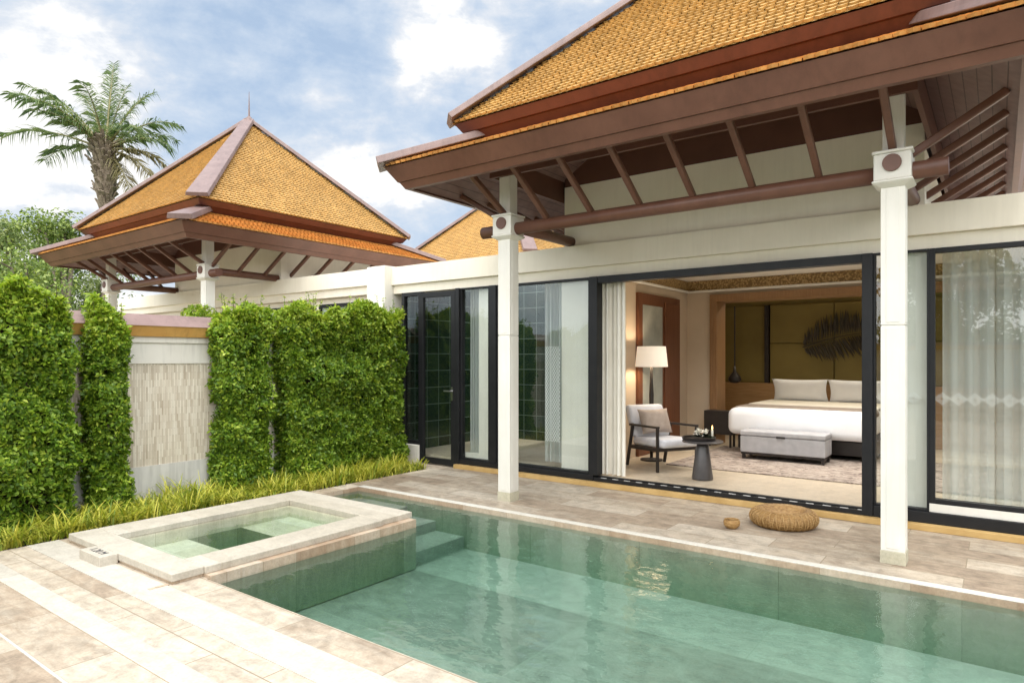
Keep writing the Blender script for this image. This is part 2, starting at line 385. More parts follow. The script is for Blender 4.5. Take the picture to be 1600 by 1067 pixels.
def leaf_mesh(name, C, N, S, mat, parent=None, aspect=.5, fold=.12, droop=None):
    """one four-cornered folded leaf per centre"""
    n = len(C); N = N / (np.linalg.norm(N, axis=1, keepdims=True) + 1e-9)
    rv = rng.normal(size=(n, 3))
    if droop is not None: rv = rv + np.array(droop)
    T = rv - N * (rv * N).sum(1, keepdims=True); T /= np.linalg.norm(T, axis=1, keepdims=True) + 1e-9
    B = np.cross(N, T); S = S[:, None]
    V = np.empty((n, 4, 3))
    V[:, 0] = C - T * S * .5; V[:, 2] = C + T * S * .5 - N * S * fold * .6
    V[:, 1] = C + B * S * aspect * .5 + N * S * fold; V[:, 3] = C - B * S * aspect * .5 + N * S * fold
    F = np.arange(n * 4).reshape(n, 4)
    return np_mesh(name, V.reshape(-1, 3), F, mat, parent)

# ------------------------------------------------------------------ camera, sun, sky
F_PX, HY, YAW, EYE = 1024.0, 560.0, math.atan(760 / 1024), 1.6
cam = bpy.data.cameras.new('camera'); co = bpy.data.objects.new('camera', cam); COL.objects.link(co)
co.location = (0, 0, EYE); co.rotation_euler = (R_(90), 0, YAW)
cam.sensor_width = 36; cam.lens = 36 * F_PX / 1600; cam.shift_y = (HY - 533.5) / 1600
cam.clip_start = .05; cam.clip_end = 3000
sc.camera = co

SUN_EL, SUN_AZ = R_(73), R_(-27)          # azimuth measured from +X towards +Y
sd = Vector((math.cos(SUN_EL) * math.cos(SUN_AZ), math.cos(SUN_EL) * math.sin(SUN_AZ), math.sin(SUN_EL)))
sl = bpy.data.lights.new('sun', 'SUN'); sl.energy = 1.3; sl.angle = R_(2.5); sl.color = (1.0, .965, .91)
so = bpy.data.objects.new('sun', sl); COL.objects.link(so)
so.rotation_euler = (-sd).to_track_quat('-Z', 'Y').to_euler(); so.location = (5, 5, 30)

def px_dir(px, py):
    Fw = Vector((-math.sin(YAW), math.cos(YAW), 0)); Rt = Vector((math.cos(YAW), math.sin(YAW), 0))
    return (Fw + Rt * (px - 800) / F_PX + Vector((0, 0, -(py - HY) / F_PX))).normalized()
w = bpy.data.worlds.new('World'); sc.world = w; w.use_nodes = True
wt = w.node_tree; wn = wt.nodes; wl = wt.links; wn.clear()
W = NT.__new__(NT); W.t = wt; W.n = wn; W.l = wl
wo = wn.new('ShaderNodeOutputWorld')
sky = wn.new('ShaderNodeTexSky'); sky.sky_type = 'NISHITA'; sky.sun_disc = False
sky.sun_elevation = SUN_EL; sky.sun_rotation = R_(90) - SUN_AZ
sky.air_density = 1.0; sky.dust_density = 1.0; sky.ozone_density = 1.0
b1 = wn.new('ShaderNodeBackground'); b1.inputs[1].default_value = .12; wl.new(sky.outputs[0], b1.inputs[0])
vec = W.coords((1, 1, 2.2), 'Generated')
cl = W.noise(vec, 2.3, 9, .56, .35)
cl2 = W.noise(W.coords((1, 1, 4.2), 'Generated', (0, .12, .5)), 2.6, 8, .58, .3)
f = W.math('ADD', W.math('MULTIPLY', cl, .55), W.math('MULTIPLY', cl2, .5))
geo = wn.new('ShaderNodeTexCoord')
cl3 = W.noise(W.coords((1, 1, 1.6), 'Generated'), 9, 7, .6, .3)
for (px, py, rad, amt) in ((690, 40, .13, .32), (645, 110, .07, .16), (735, 92, .07, .16), (520, 210, .2, .16), (60, 290, .25, .16), (600, 320, .12, .14)):
    d = px_dir(px, py)
    dp = wn.new('ShaderNodeVectorMath'); dp.operation = 'DISTANCE'; wl.new(geo.outputs['Generated'], dp.inputs[0]); dp.inputs[1].default_value = d
    mr = wn.new('ShaderNodeMapRange'); mr.interpolation_type = 'SMOOTHSTEP'; wl.new(dp.outputs['Value'], mr.inputs[0])
    mr.inputs[1].default_value = rad; mr.inputs[2].default_value = 0; mr.inputs[3].default_value = 0; mr.inputs[4].default_value = amt
    f = W.math('ADD', f, W.math('MULTIPLY', mr.outputs[0], W.math('MULTIPLY', cl3, 1.6)))
cl4 = W.noise(W.coords((1, 1, 1.5), 'Generated'), 13, 9, .62, .2)
f = W.math('ADD', f, W.math('MULTIPLY', W.math('SUBTRACT', cl4, .5), .42))
mask = W.ramp(f, [(.40, .72), (.52, .88), (.60, .96), (.70, 1.0)])
b2 = wn.new('ShaderNodeBackground'); 
dotn = wn.new('ShaderNodeVectorMath'); dotn.operation = 'DOT_PRODUCT'; wl.new(geo.outputs['Generated'], dotn.inputs[0]); dotn.inputs[1].default_value = Vector((.30, -.62, .72)).normalized()
glow = wn.new('ShaderNodeMapRange'); glow.interpolation_type = 'SMOOTHSTEP'; wl.new(dotn.outputs['Value'], glow.inputs[0])
glow.inputs[1].default_value = .12; glow.inputs[2].default_value = .85; glow.inputs[3].default_value = .74; glow.inputs[4].default_value = 3.6  # sky behind the camera boosted as added fill for the shaded fronts
wl.new(glow.outputs[0], b2.inputs[1])
ccol = W.ramp(f, [(.42, (.62, .79, 1.02)), (.53, (.76, .885, 1.05)), (.60, (.93, .99, 1.08)), (.67, (1.28, 1.27, 1.25))])
warm = wn.new('ShaderNodeMapRange'); wl.new(dotn.outputs['Value'], warm.inputs[0])
warm.inputs[1].default_value = .15; warm.inputs[2].default_value = .7; warm.inputs[3].default_value = 0; warm.inputs[4].default_value = 1
wl.new(W.mix(warm.outputs[0], ccol, (1.0, 1.0, .985)), b2.inputs[0])
mx = wn.new('ShaderNodeMixShader'); wl.new(mask, mx.inputs[0]); wl.new(b1.outputs[0], mx.inputs[1]); wl.new(b2.outputs[0], mx.inputs[2])
wl.new(mx.outputs[0], wo.inputs[0])
sc.view_settings.view_transform = 'Standard'; sc.view_settings.look = 'None'; sc.view_settings.gamma = 1
sc.view_settings.exposure = 0.23
sc.render.engine = 'CYCLES'
sc.cycles.max_bounces = 10; sc.cycles.diffuse_bounces = 5; sc.cycles.transparent_max_bounces = 24; sc.cycles.glossy_bounces = 4
sc.cycles.caustics_reflective = False; sc.cycles.caustics_refractive = False
sc.cycles.use_denoising = True
sc.cycles.sample_clamp_indirect = 6

# ------------------------------------------------------------------ ground, deck, pool
PX0, PX1, PY0, PY1 = -4.62, 4.6, 2.5, 5.43        # main pool basin
EX0, EY0 = -6.42, 4.61                            # the arm that reaches past the spa
g = MB(); g.quad((-900, -900, -1.2), (900, -900, -1.2), (900, 900, -1.2), (-900, 900, -1.2)); g.build('ground', 'grass', kind='structure')
d = MB()
for x0, y0, x1, y1 in ((-6.66, -7.2, 9, PY0), (-6.66, PY0, PX0, EY0), (-6.66, EY0, EX0, PY1), (PX1, PY0, 9, PY1), (-7.1, PY1, 9, 7.16), (-7.6, 6.95, -6.42, 7.2)):
    pass
d.box(-6.66, -7.2, -.6, 9, PY0, 0)
d.box(-6.66, PY0, -.6, -6.135, EY0, 0); d.box(-6.135, 4.245, -.6, PX0, EY0, 0); d.box(-4.975, PY0, -.6, PX0, 4.245, 0); d.box(-6.135, PY0, -.6, -4.975, 2.512, 0)
d.box(-6.66, EY0, -.6, EX0, PY1, 0)
d.box(PX1, PY0, -.6, 9, PY1, 0)
d.box(-6.66, PY1, -.6, 9, 7.6, 0)
d.box(-7.7, 6.93, -.6, -6.66, 7.6, 0)
d.build('deck', 'deck', kind='structure')
st = MB()
st.box(-6.655, 2.02, .0, 9, 2.26, .004); st.box(-6.655, 1.59, .0, 9, 1.73, .004); st.box(-6.655, 1.275, 0, 9, 1.29, .003)
st.build('paving_stripe', 'stripe', kind='structure')
ds = MB(); ds.box(-4.735, 2.14, 0, -4.70, 2.275, .006); ds.build('drain_slot', 'wetstone', kind='structure')
cp = MB()
cp.box(EX0 + .0, PY1, 0, 9, PY1 + .09, .007)
cp.build('pool_coping', 'edge', bevel=.003, kind='structure')
# basin: floor, walls (thin boxes set into the deck), stairs in the far corner
ZF = -.47
pb = MB()
pb.box(PX0, PY0, ZF - .08, PX1, PY1, ZF)
pb.box(EX0, EY0, ZF - .08, PX0, PY1, ZF)
pb.build('pool_basin', 'poolstone', kind='structure'); pb = MB()
wt_ = .003
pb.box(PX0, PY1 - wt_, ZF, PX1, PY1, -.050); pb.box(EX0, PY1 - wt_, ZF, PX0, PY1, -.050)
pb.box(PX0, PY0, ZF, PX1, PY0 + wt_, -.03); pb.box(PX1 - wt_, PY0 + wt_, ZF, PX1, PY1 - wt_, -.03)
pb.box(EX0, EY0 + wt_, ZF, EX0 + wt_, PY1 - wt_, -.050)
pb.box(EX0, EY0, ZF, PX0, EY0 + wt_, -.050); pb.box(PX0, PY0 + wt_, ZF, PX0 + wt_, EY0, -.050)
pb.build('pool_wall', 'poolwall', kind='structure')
stp = MB()
for x0, x1, zt in ((EX0 + wt_, -5.55, -.13), (-5.55, -5.1, -.23), (-5.1, -4.68, -.34)):
    stp.box(x0, EY0 + wt_, ZF, x1, PY1 - wt_, zt)
stp.build('pool_steps', 'poolstone', kind='structure')
wb = MB()
wb.box(PX0, PY1 - .004, -.050, PX1, PY1, -.002); wb.box(EX0, PY1 - .004, -.050, PX0, PY1, -.002)
wb.box(EX0, EY0 + .004, -.050, EX0 + .004, PY1 - .004, -.002)
wb.box(PX0, PY0, -.03, PX1, PY0 + .004, -.002)
wb.build('pool_waterline', 'wetstone', kind='structure')
wm = MB(); wm.box(PX0 - .02, PY0 - .02, ZF - .04, PX1 + .02, PY1 + .02, -.042); wm.build('pool_water', 'water', kind='structure')
wm = MB(); wm.box(EX0 - .02, EY0 - .01, ZF - .04, PX0 - .0201, PY1 + .02, -.042); wm.build('pool_water', 'water', kind='structure')

# raised spa
SX0, SX1, SY0, SY1 = -6.5, -4.68, 2.28, 4.61
IX0, IX1, IY0, IY1 = -6.13, -4.98, 2.515, 4.24
spa = thing('spa_pool', 'raised square-edged stone plunge spa with pale rim beside the swimming pool', 'spa', (-5.6, 3.45, 0))
rim = MB(); zt, zb = .078, .022
rim.box(SX0, SY0, zb, SX1, IY0, zt); rim.box(SX0, IY1, zb, SX1, SY1 + .03, zt)
rim.box(SX0, IY0, zb, IX0, IY1, zt); rim.box(IX1, IY0, zb, SX1 + .02, IY1, zt)
rim.build('rim', 'coping', spa, bevel=.006, world=True)
sw = MB()
sw.box(SX0 + .012, SY0 + .012, .001, SX1 - .012, IY0 - .001, zb); sw.box(SX0 + .012, IY0, -.4, IX0 - .001, SY1, zb)
sw.box(IX1 + .001, IY0, -.055, PX0 + .03, SY1 - .005, zb); sw.box(IX0, IY1 + .001, -.46, IX1, SY1 - .008, zb)
sw.build('outer_wall', 'wetstone', spa, world=True)
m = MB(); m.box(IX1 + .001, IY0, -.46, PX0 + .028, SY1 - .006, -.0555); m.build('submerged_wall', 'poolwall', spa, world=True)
sb = MB()
sb.box(IX0, IY0, -.6, IX1, IY0 + .62, -.10); sb.box(IX0, IY1 - .56, -.6, IX1, IY1, -.10)
sb.build('seat', 'spastone', spa, world=True)
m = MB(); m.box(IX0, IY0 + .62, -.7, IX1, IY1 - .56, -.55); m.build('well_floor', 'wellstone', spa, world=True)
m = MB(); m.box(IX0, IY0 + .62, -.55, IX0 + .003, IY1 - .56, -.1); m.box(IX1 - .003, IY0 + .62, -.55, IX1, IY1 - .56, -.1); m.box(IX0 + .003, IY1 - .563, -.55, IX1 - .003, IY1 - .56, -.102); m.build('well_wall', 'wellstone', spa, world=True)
sm = MB(); e = .003
sm.box(IX0, IY0, -.0995, IX0 + e, IY1, zb); sm.box(IX1 - e, IY0, -.0995, IX1, IY1, zb); sm.box(IX0 + e, IY0, -.0995, IX1 - e, IY0 + e, zb); sm.box(IX0 + e, IY1 - e, -.0995, IX1 - e, IY1, zb)
sm.build('inner_wall', 'spastone', spa, world=True)
sw = MB(); sw.box(IX0 - .01, IY0 - .01, -.62, IX1 + .01, IY1 + .01, .006); sw.build('spa_water', 'water', kind='structure')
bl = MB(); bl.box(-5.90, 2.145, .0, -5.525, 2.279, .078)
blk = bl.build('marker_block', 'coping', spa, bevel=.005, world=True)
cu = bpy.data.curves.new('depth_mark', 'FONT'); cu.body = '1.20 M'; cu.size = .085; cu.extrude = .0008; cu.align_x = 'CENTER'
to = bpy.data.objects.new('depth_mark', cu); COL.objects.link(to)
dg = bpy.context.evaluated_depsgraph_get(); tm = bpy.data.meshes.new_from_object(to.evaluated_get(dg))
bpy.data.objects.remove(to); tm.materials.clear(); tm.materials.append(M['ink'])
to = bpy.data.objects.new('depth_mark', tm); COL.objects.link(to); to.parent = blk; to.location = (-5.71 + 5.6, 2.185 - 3.45, .0795)

# ------------------------------------------------------------------ villa roof system (shared)
A_UP, Z_UP, Z_AP = 2.37, 4.235, 6.62
A_LO, Z_LO = 2.88, 3.70
CY = 7.88
def face_frame(k):
    """unit outward and along-eave vectors of roof side k (0: -Y, 1: +X, 2: +Y, 3: -X)"""
    o = [Vector((0, -1, 0)), Vector((1, 0, 0)), Vector((0, 1, 0)), Vector((-1, 0, 0))][k]
    a = Vector((-o.y, o.x, 0)); return o, a
def tile_side(k, a0, z0, a1, z1, tw, th, lip):
    """tiles as real lapped plates, from half width a0 at z0 up to a1 at z1"""
    o, a = face_frame(k); V = []; Fq = []; 
    run = a0 - a1; rise = z1 - z0; L = math.hypot(run, rise)
    up = (o * -run + Vector((0, 0, rise))) / L; nrm = (o * rise + Vector((0, 0, run))) / L
    base = o * a0 + Vector((0, 0, z0))
    rows = int(L / th) + 1
    for r in range(rows):
        v = r * th; aw = a0 - run * (v + th * .6) / L
        if aw < tw * .3: break
        nc = int(aw * 2 / tw) + 2; off = (r % 2) * .5
        for c in range(nc):
            u = (c - nc / 2 + off) * tw
            if abs(u) > aw - tw * .35: continue
            j = random.uniform(-.0025, .0025)
            u += random.uniform(-.004, .004); v_ = v
            P = lambda uu, vv, h: base + a * uu + up * vv + nrm * h
            b = len(V); w2 = tw * .485
            V += [P(u - w2, min(v + th * 1.2, L), .004), P(u + w2, min(v + th * 1.2, L), .004), P(u + w2, v + .012, lip + j), P(u, v - .014, lip + .004 + j), P(u - w2, v + .012, lip + j),
                  P(u + w2, v + .014, 0), P(u, v - .012, .002), P(u - w2, v + .014, 0)]
            Fq += [(b, b + 1, b + 2, b + 3, b + 4), (b + 2, b + 5, b + 6, b + 3), (b + 3, b + 6, b + 7, b + 4)]
    return V, Fq
def roof_parts(root):
    for nm, (a0, z0, a1, z1, tw, th, lip, mat) in (('upper_roof', (A_UP, Z_UP, 0, Z_AP, .078, .072, .026, 'tile')), ('lower_roof', (A_LO + .03, Z_LO + .015, 1.7, Z_LO + .545, .080, .076, .024, 'tile2'))):
        for k in range(4):
            V, Fq = tile_side(k, a0, z0, a1, z1, tw, th, lip)
            mb = MB(); mb.v = [tuple(p) for p in V]; mb.f = Fq
            o, a = face_frame(k)
            mb.quad(o * a0 - a * a0 + Vector((0, 0, z0 - .004)), o * a0 + a * a0 + Vector((0, 0, z0 - .004)), o * a1 + a * a1 + Vector((0, 0, z1 - .004)), o * a1 - a * a1 + Vector((0, 0, z1 - .004)))
            mb.build('roof_tiles' if nm == 'upper_roof' else 'eave_tiles', mat, root)
    # hip caps
    def cap(c, p, q, wd, h):
        p, q = Vector(p), Vector(q); d = (q - p).normalized(); s_ = d.cross(Vector((0, 0, 1))).normalized(); n = s_.cross(d).normalized()
        lo = [p - s_ * wd, p + s_ * wd, p + s_ * wd * .9 + n * h, p - s_ * wd * .9 + n * h]
        hi = [q - s_ * wd * .62, q + s_ * wd * .62, q + s_ * wd * .56 + n * h, q - s_ * wd * .56 + n * h]
        c.hexa(lo, hi)
    for sx, sy in ((-1, -1), (1, -1), (1, 1), (-1, 1)):
        c = MB(); cap(c, (sx * (A_UP + .01), sy * (A_UP + .01), Z_UP), (0, 0, Z_AP + .02), .185, .07); c.build('hip_cap', 'cap', root, bevel=.008)
        c = MB(); cap(c, (sx * (A_LO + .06), sy * (A_LO + .06), Z_LO + .0), (sx * 1.95, sy * 1.95, Z_LO + .455), .19, .085); c.build('hip_cap', 'cap', root, bevel=.008)
    fin = MB(); fin.lathe([(.09, 0), (.06, .06), (.02, .1), (.012, .35), (.004, .62)], 12, (0, 0, Z_AP + .04)); fin.build('finial', 'cap', root)
    # fascias: rings of boards, each ring one mesh, mitred at the corners
    def ring(name, mat, prof, bev=.004):
        mb = MB()
        for k in range(4):
            o, a = face_frame(k)
            pts = [[o * r + a * s_ * r + Vector((0, 0, z)) for r, z in prof] for s_ in (-1, 1)]
            b = len(mb.v); n = len(prof); mb.v += [tuple(p) for p in pts[0] + pts[1]]
            for i in range(n): mb.f.append((b + i, b + (i + 1) % n, b + n + (i + 1) % n, b + n + i))
        mb.build(name, mat, root)
    u = Z_UP
    ring('upper_fascia', 'red', [(A_UP - .02, u - .01), (A_UP - .085, u - .10), (A_UP - .16, u - .10), (A_UP - .12, u - .01)])
    ring('upper_fascia', 'red', [(A_UP - .115, u - .102), (A_UP - .19, u - .175), (A_UP - .27, u - .175), (A_UP - .22, u - .102)])
    z = Z_LO
    ring('fascia', 'brown', [(A_LO + .018, z + .006), (A_LO - .085, z - .15), (A_LO - .125, z - .15), (A_LO - .06, z + .006)])
    ring('fascia', 'brown', [(A_LO - .10, z - .152), (A_LO - .145, z - .222), (A_LO - .20, z - .222), (A_LO - .17, z - .152)])
    ring('gable_wall', 'darkbrown', [(A_UP - .30, u - .17), (A_UP - .30, u - .6), (A_UP - .34, u - .6), (A_UP - .34, u - .17)])
    # soffit boards, one sloped panel per side
    for k in range(4):
        o, a = face_frame(k); mb = MB(); r0, z0, r1 = A_LO - .16, z - .215, .3; z1 = z0 + (r0 - r1) * .62
        mb.quad(o * r0 - a * r0 + Vector((0, 0, z0)), o * r0 + a * r0 + Vector((0, 0, z0)), o * r1 + a * r1 + Vector((0, 0, z1)), o * r1 - a * r1 + Vector((0, 0, z1)))
        mb.quad(o * r0 - a * r0 + Vector((0, 0, z0 + .03)), o * r0 + a * r0 + Vector((0, 0, z0 + .03)), o * r1 + a * r1 + Vector((0, 0, z1 + .03)), o * r1 - a * r1 + Vector((0, 0, z1 + .03)))
        mb.build('soffit', 'soffx' if k % 2 == 0 else 'soffy', root)
PXO, PYO = 1.90, -1.94          # posts in the villa's own frame
def frame_parts(root):
    """posts, rails and struts under the front eave"""
    ZR, ZRY = 3.055, 3.11
    for sx in (-1, 1):
        x = sx * PXO; h = .083
        p = MB(); 
        # fluted square shaft: main square plus shallow raised faces
        p.box(x - h, PYO - h, .1, x + h, PYO + h, 1.855); p.box(x - h, PYO - h, 1.862, x + h, PYO + h, 2.95)
        p.box(x - h + .006, PYO - h + .006, 1.855, x + h - .006, PYO + h - .006, 1.862)
        for dx, dy in ((0, -1), (1, 0), (0, 1), (-1, 0)):
            for zz0, zz1 in ((.12, 1.84), (1.88, 2.93)):
                if dx == 0: p.box(x - h * .55, PYO + dy * h - .004, zz0, x + h * .55, PYO + dy * h + .004, zz1)
                else: p.box(x + dx * h - .004, PYO - h * .55, zz0, x + dx * h + .004, PYO + h * .55, zz1)
        po = p.build('post', 'white', root, bevel=.004)
        b = MB(); b.box(x - h - .005, PYO - h - .005, 0, x + h + .005, PYO + h + .005, .1); b.build('base', 'spastone', po, bevel=.003)
        c = MB(); k = .128
        c.box(x - k, PYO - k, 2.985, x + k, PYO + k, 3.19)
        c.hexa([(x - h, PYO - h, 2.93), (x + h, PYO - h, 2.93), (x + h, PYO + h, 2.93), (x - h, PYO + h, 2.93)], [(x - k - .012, PYO - k - .012, 2.965), (x + k + .012, PYO - k - .012, 2.965), (x + k + .012, PYO + k + .012, 2.965), (x - k - .012, PYO + k + .012, 2.965)])
        c.box(x - k - .012, PYO - k - .012, 2.9655, x + k + .012, PYO + k + .012, 2.9845)
        c.box(x - k - .012, PYO - k - .012, 3.1905, x + k + .012, PYO + k + .012, 3.215)
        c.build('capital', 'white', po, bevel=.01)
        n = MB(); q = .072; n.box(x - q, PYO - q, 3.2155, x + q, PYO + q, 3.93)
        for s2 in (-1, 1): n.box(x + s2 * .04 - .012, PYO - q - .004, 3.25, x + s2 * .04 + .012, PYO - q, 3.9)
        n.build('neck', 'white', po, bevel=.004)
        r = MB(); r.tube([(x, PYO - .145, ZRY), (x, -.4, ZRY)], .066, 20); ro = r.build('side_rail', 'brown', root, smooth=False)
        for p_ in ro.data.polygons: p_.use_smooth = len(p_.vertices) == 4
    r = MB(); r.tube([(-PXO - .36, PYO, ZR), (PXO + .36, PYO, ZR)], .068, 20); ro = r.build('front_rail', 'brown', root)
    for p_ in ro.data.polygons: p_.use_smooth = len(p_.vertices) == 4
    soff = lambda r: Z_LO - .215 + (A_LO - .16 - r) * .62
    xs = [-1.9 + 3.8 * i / 7 for i in range(8)]
    for i, x in enumerate(xs):
        s_ = MB(); y1 = -(A_LO - .26)
        y0 = PYO - (.07 if i in (0, 7) else 0)
        s_.bar((x, y0, 3.22 if i in (0, 7) else 3.10), (x, y1, soff(A_LO - .26)), .055, .06); s_.build('strut', 'brown', root, bevel=.012)
    for sx in (-1, 1):
        for i in range(8):
            y = PYO + .02 + i * .52
            s_ = MB(); s_.bar((sx * (PXO + .0), y, 3.12), (sx * (A_LO - .26), y, soff(A_LO - .26)), .055, .06); s_.build('strut', 'brown', root, bevel=.012)
        pass
def upper_walls(root):
    """the cream box above the flat roofs that carries the pitched roof"""
    w_ = MB(); x = 2.0
    w_.box(-x, -.58, 3.0, x, -.42, 3.83); w_.box(x - .16, -.42, 3.0, x, 2.0, 3.62); w_.box(-x, -.42, 3.0, -x + .16, 2.0, 3.62); w_.box(-x + .16, 1.84, 3.0, x - .16, 2.0, 3.62)
    w_.build('clerestory_wall', 'plaster', root)
    w_ = MB(); w_.box(-x + .002, -.575, 3.831, x - .002, -.43, 4.5); w_.build('clerestory_panel', 'darkbrown', root)
GRP = 'villas with tiered ochre tile roofs'
V1X, V2X = -2.56, -12.83
v1 = thing('villa', 'near villa with tiered ochre roof, open glass front and bedroom by the pool', 'villa', (V1X, CY, 0), 0, GRP)
roof_parts(v1); frame_parts(v1); upper_walls(v1)
v2 = thing('villa', 'second villa behind the garden wall with pointed ochre roof and spire', 'villa', (V2X, CY, 0), 0, GRP)
PARTS = ('roof_tiles', 'eave_tiles', 'hip_cap', 'finial', 'upper_fascia', 'fascia', 'gable_wall', 'soffit', 'post', 'side_rail', 'front_rail', 'strut', 'clerestory_wall', 'clerestory_panel')
copy_parts(v1, v2, PARTS)
v3 = thing('villa', 'distant villa roof showing between the second villa and the left white post', 'villa', (-11.35, 15.2, -.08), 0, GRP)
copy_parts(v1, v3, PARTS[:8] + PARTS[12:])
b = MB(); b.box(-2, -2, -1, 2, 2, 3.2); b.build('wall', 'plaster', v3)

# ------------------------------------------------------------------ facades
FY = 7.30
def beam(root, x0, x1, y=FY, ztop=3.05):
    m = MB(); m.box(x0, y - .05, 2.765, x1, y + .22, ztop); m.box(x0, y, 2.63, x1, y + .22, 2.7645)
    m.build('beam', 'plaster', root, bevel=.004, world=True)
beam(v1, -7.78, 4.5); 
fl = MB(); fl.box(-7.78, FY + .22, 2.95, 4.5, 8.3, 3.02); fl.box(-5.3, 8.3, 2.95, 4.5, 9.8, 3.02); fl.box(-7.78, 9.8, 2.95, 4.5, 13.2, 3.02); fl.build('flat_roof', 'plaster', v1, world=True)  # gap over the bathroom added to let daylight onto its tiles
pil = MB(); pil.box(-8.2, 7.11, -.2, -7.78, FY + .3, 3.07); pil.build('pilaster', 'white', v1, bevel=.005, world=True)
cb = MB(); cb.box(-7.78, 7.2, 0, -7.12, 7.34, .27); cb.build('curb', 'wallwhite', v1, bevel=.004, world=True)
plin = MB(); plin.box(-6.38, 7.16, .001, 4.5, 7.36, .058); plin.build('plinth', 'yellow', v1, bevel=.004, world=True)
sill = MB(); sill.box(-6.37, 7.235, .059, -4.1, 7.36, .13); sill.build('sill', 'black', v1, bevel=.003, world=True)
sill = MB(); sill.box(-.98, 7.235, .059, 4.5, 7.36, .165); sill.build('sill', 'black', v1, bevel=.003, world=True)
trk = MB(); trk.box(-4.09, 7.235, .059, -1.0, 7.25, .105); trk.box(-4.09, 7.275, .059, -1.0, 7.285, .105); trk.box(-4.09, 7.31, .059, -1.0, 7.36, .118); trk.box(-4.09, 7.25, .0585, -1.0, 7.275, .085); trk.box(-4.09, 7.285, .0585, -1.0, 7.31, .085)
tk = trk.build('door_track', 'black', v1, world=True)
sl_ = MB(); x = -4.0
while x < -1.1: sl_.box(x, 7.252, .0855, x + .075, 7.273, .1075); x += .16
sl_.build('drain_slots', 'slot', tk, world=True)

def rect_frame(mb, x0, x1, z0, z1, w_, y0, y1, wt=None, wb=None):
    wt = wt or w_; wb = wb or w_
    mb.box(x0, y0, z0, x0 + w_, y1, z1); mb.box(x1 - w_, y0, z0, x1, y1, z1)
    mb.box(x0 + w_, y0, z0, x1 - w_, y1, z0 + wb); mb.box(x0 + w_, y0, z1 - wt, x1 - w_, y1, z1)
def window(x0, x1, z0, z1, fw=.05, mat='black', glass='glass', y0=7.26, y1=7.34, name='window', **k):
    m = MB(); rect_frame(m, x0, x1, z0, z1, fw, y0, y1, **k); o = m.build(name, mat, v1, bevel=.003, world=True)
    p = MB(); yy = (y0 + y1) / 2; wb = k.get('wb') or fw; wt = k.get('wt') or fw
    p.box(x0 + fw, yy - .004, z0 + wb, x1 - fw, yy + .004, z1 - wt); p.build('pane', glass, o, world=True)
    return o
window(-7.56, -7.13, .27, 2.629, .06, glass='glassdark')
dr = MB(); rect_frame(dr, -7.12, -6.40, .02, 2.60, .078, 7.215, 7.27, wb=.085); door = dr.build('door', 'black', v1, bevel=.003, world=True)
p = MB(); p.box(-7.042, 7.238, .105, -6.478, 7.246, 2.522); p.build('pane', 'glass', door, world=True)
hd = MB(); hd.box(-6.47, 7.205, .98, -6.435, 7.214, 1.18); hd.tube([(-6.452, 7.206, 1.12), (-6.452, 7.165, 1.12), (-6.57, 7.165, 1.12)], .011, 8); hd.build('handle', 'chrome', door, world=True)
fr_ = MB(); fr_.box(-6.399, 7.22, .0, -6.33, 7.345, 2.629); fr_.build('door_frame', 'black', v1, bevel=.003, world=True)
window(-6.33, -5.79, .131, 2.629, .022, 'black')
m = MB(); m.box(-6.05, 7.35, .13, -5.795, 7.40, 2.6); m.box(-6.32, 7.35, .13, -6.05, 7.40, .22); m.build('reveal', 'white', v1, world=True)
m = MB(); m.box(-5.79, 7.24, .131, -5.66, 7.36, 2.629); m.build('mullion', 'black', v1, bevel=.003, world=True)
w2 = window(-5.66, -4.155, .131, 2.629, .03)
et = MB()
for i in range(-2, 24):          # lattice of diamonds etched on the pane
    for s_ in (-1, 1):
        P0 = []; 
        for tq in range(0, 9):
            pass
lx0, lx1, lz0, lz1 = -4.86, -4.63, .5, 1.76
step = .055
k = -30
while k < 60:
    for s_ in (-1, 1):
        # line z = s*(x-lx0)*1.5 + k*step clipped to the panel
        z_at = lambda x: s_ * (x - lx0) * 1.5 + lz0 + k * step
        xs = [lx0, lx1]
        for zc in (lz0, lz1): xs.append(lx0 + (zc - lz0 - k * step) / (1.5 * s_))
        xs = sorted(x for x in xs if lx0 - 1e-6 <= x <= lx1 + 1e-6 and lz0 - 1e-6 <= z_at(x) <= lz1 + 1e-6)
        if len(xs) >= 2 and xs[-1] - xs[0] > .01:
            et.bar((xs[0], 7.2935, z_at(xs[0])), (xs[-1], 7.2935, z_at(xs[-1])), .002, .010, (0, 1, 0))
    k += 1
for v_ in range(len(et.v)): pass
et.build('etched_lattice', 'etch', w2, world=True)
m = MB(); m.box(-4.64, 7.35, .13, -4.22, 7.55, 2.63); m.build('pier', 'white', v1, world=True)
m = MB(); m.box(-4.155, 7.23, .131, -4.04, 7.37, 2.629); m.build('mullion', 'black', v1, bevel=.003, world=True)
m = MB(); m.box(-4.04, 7.24, 2.545, -1.08, 7.37, 2.629); m.build('door_head', 'black', v1, bevel=.003, world=True)
m = MB(); m.box(-1.08, 7.23, .06, -.985, 7.37, 2.629); m.build('mullion', 'black', v1, bevel=.003, world=True)
w3 = window(-.985, -.52, .166, 2.629, .02)
m = MB(); m.box(-.74, 7.35, .16, -.50, 7.55, 2.63); m.build('pier', 'white', v1, world=True)
m = MB(); m.box(-.52, 7.26, .166, 3.2, 7.34, .245); m.build('window_base', 'white', v1, bevel=.003, world=True)
w4 = window(-.52, 1.6, .2455, 2.629, .045, 'black')
window(1.62, 3.6, .2455, 2.629, .045, 'black')
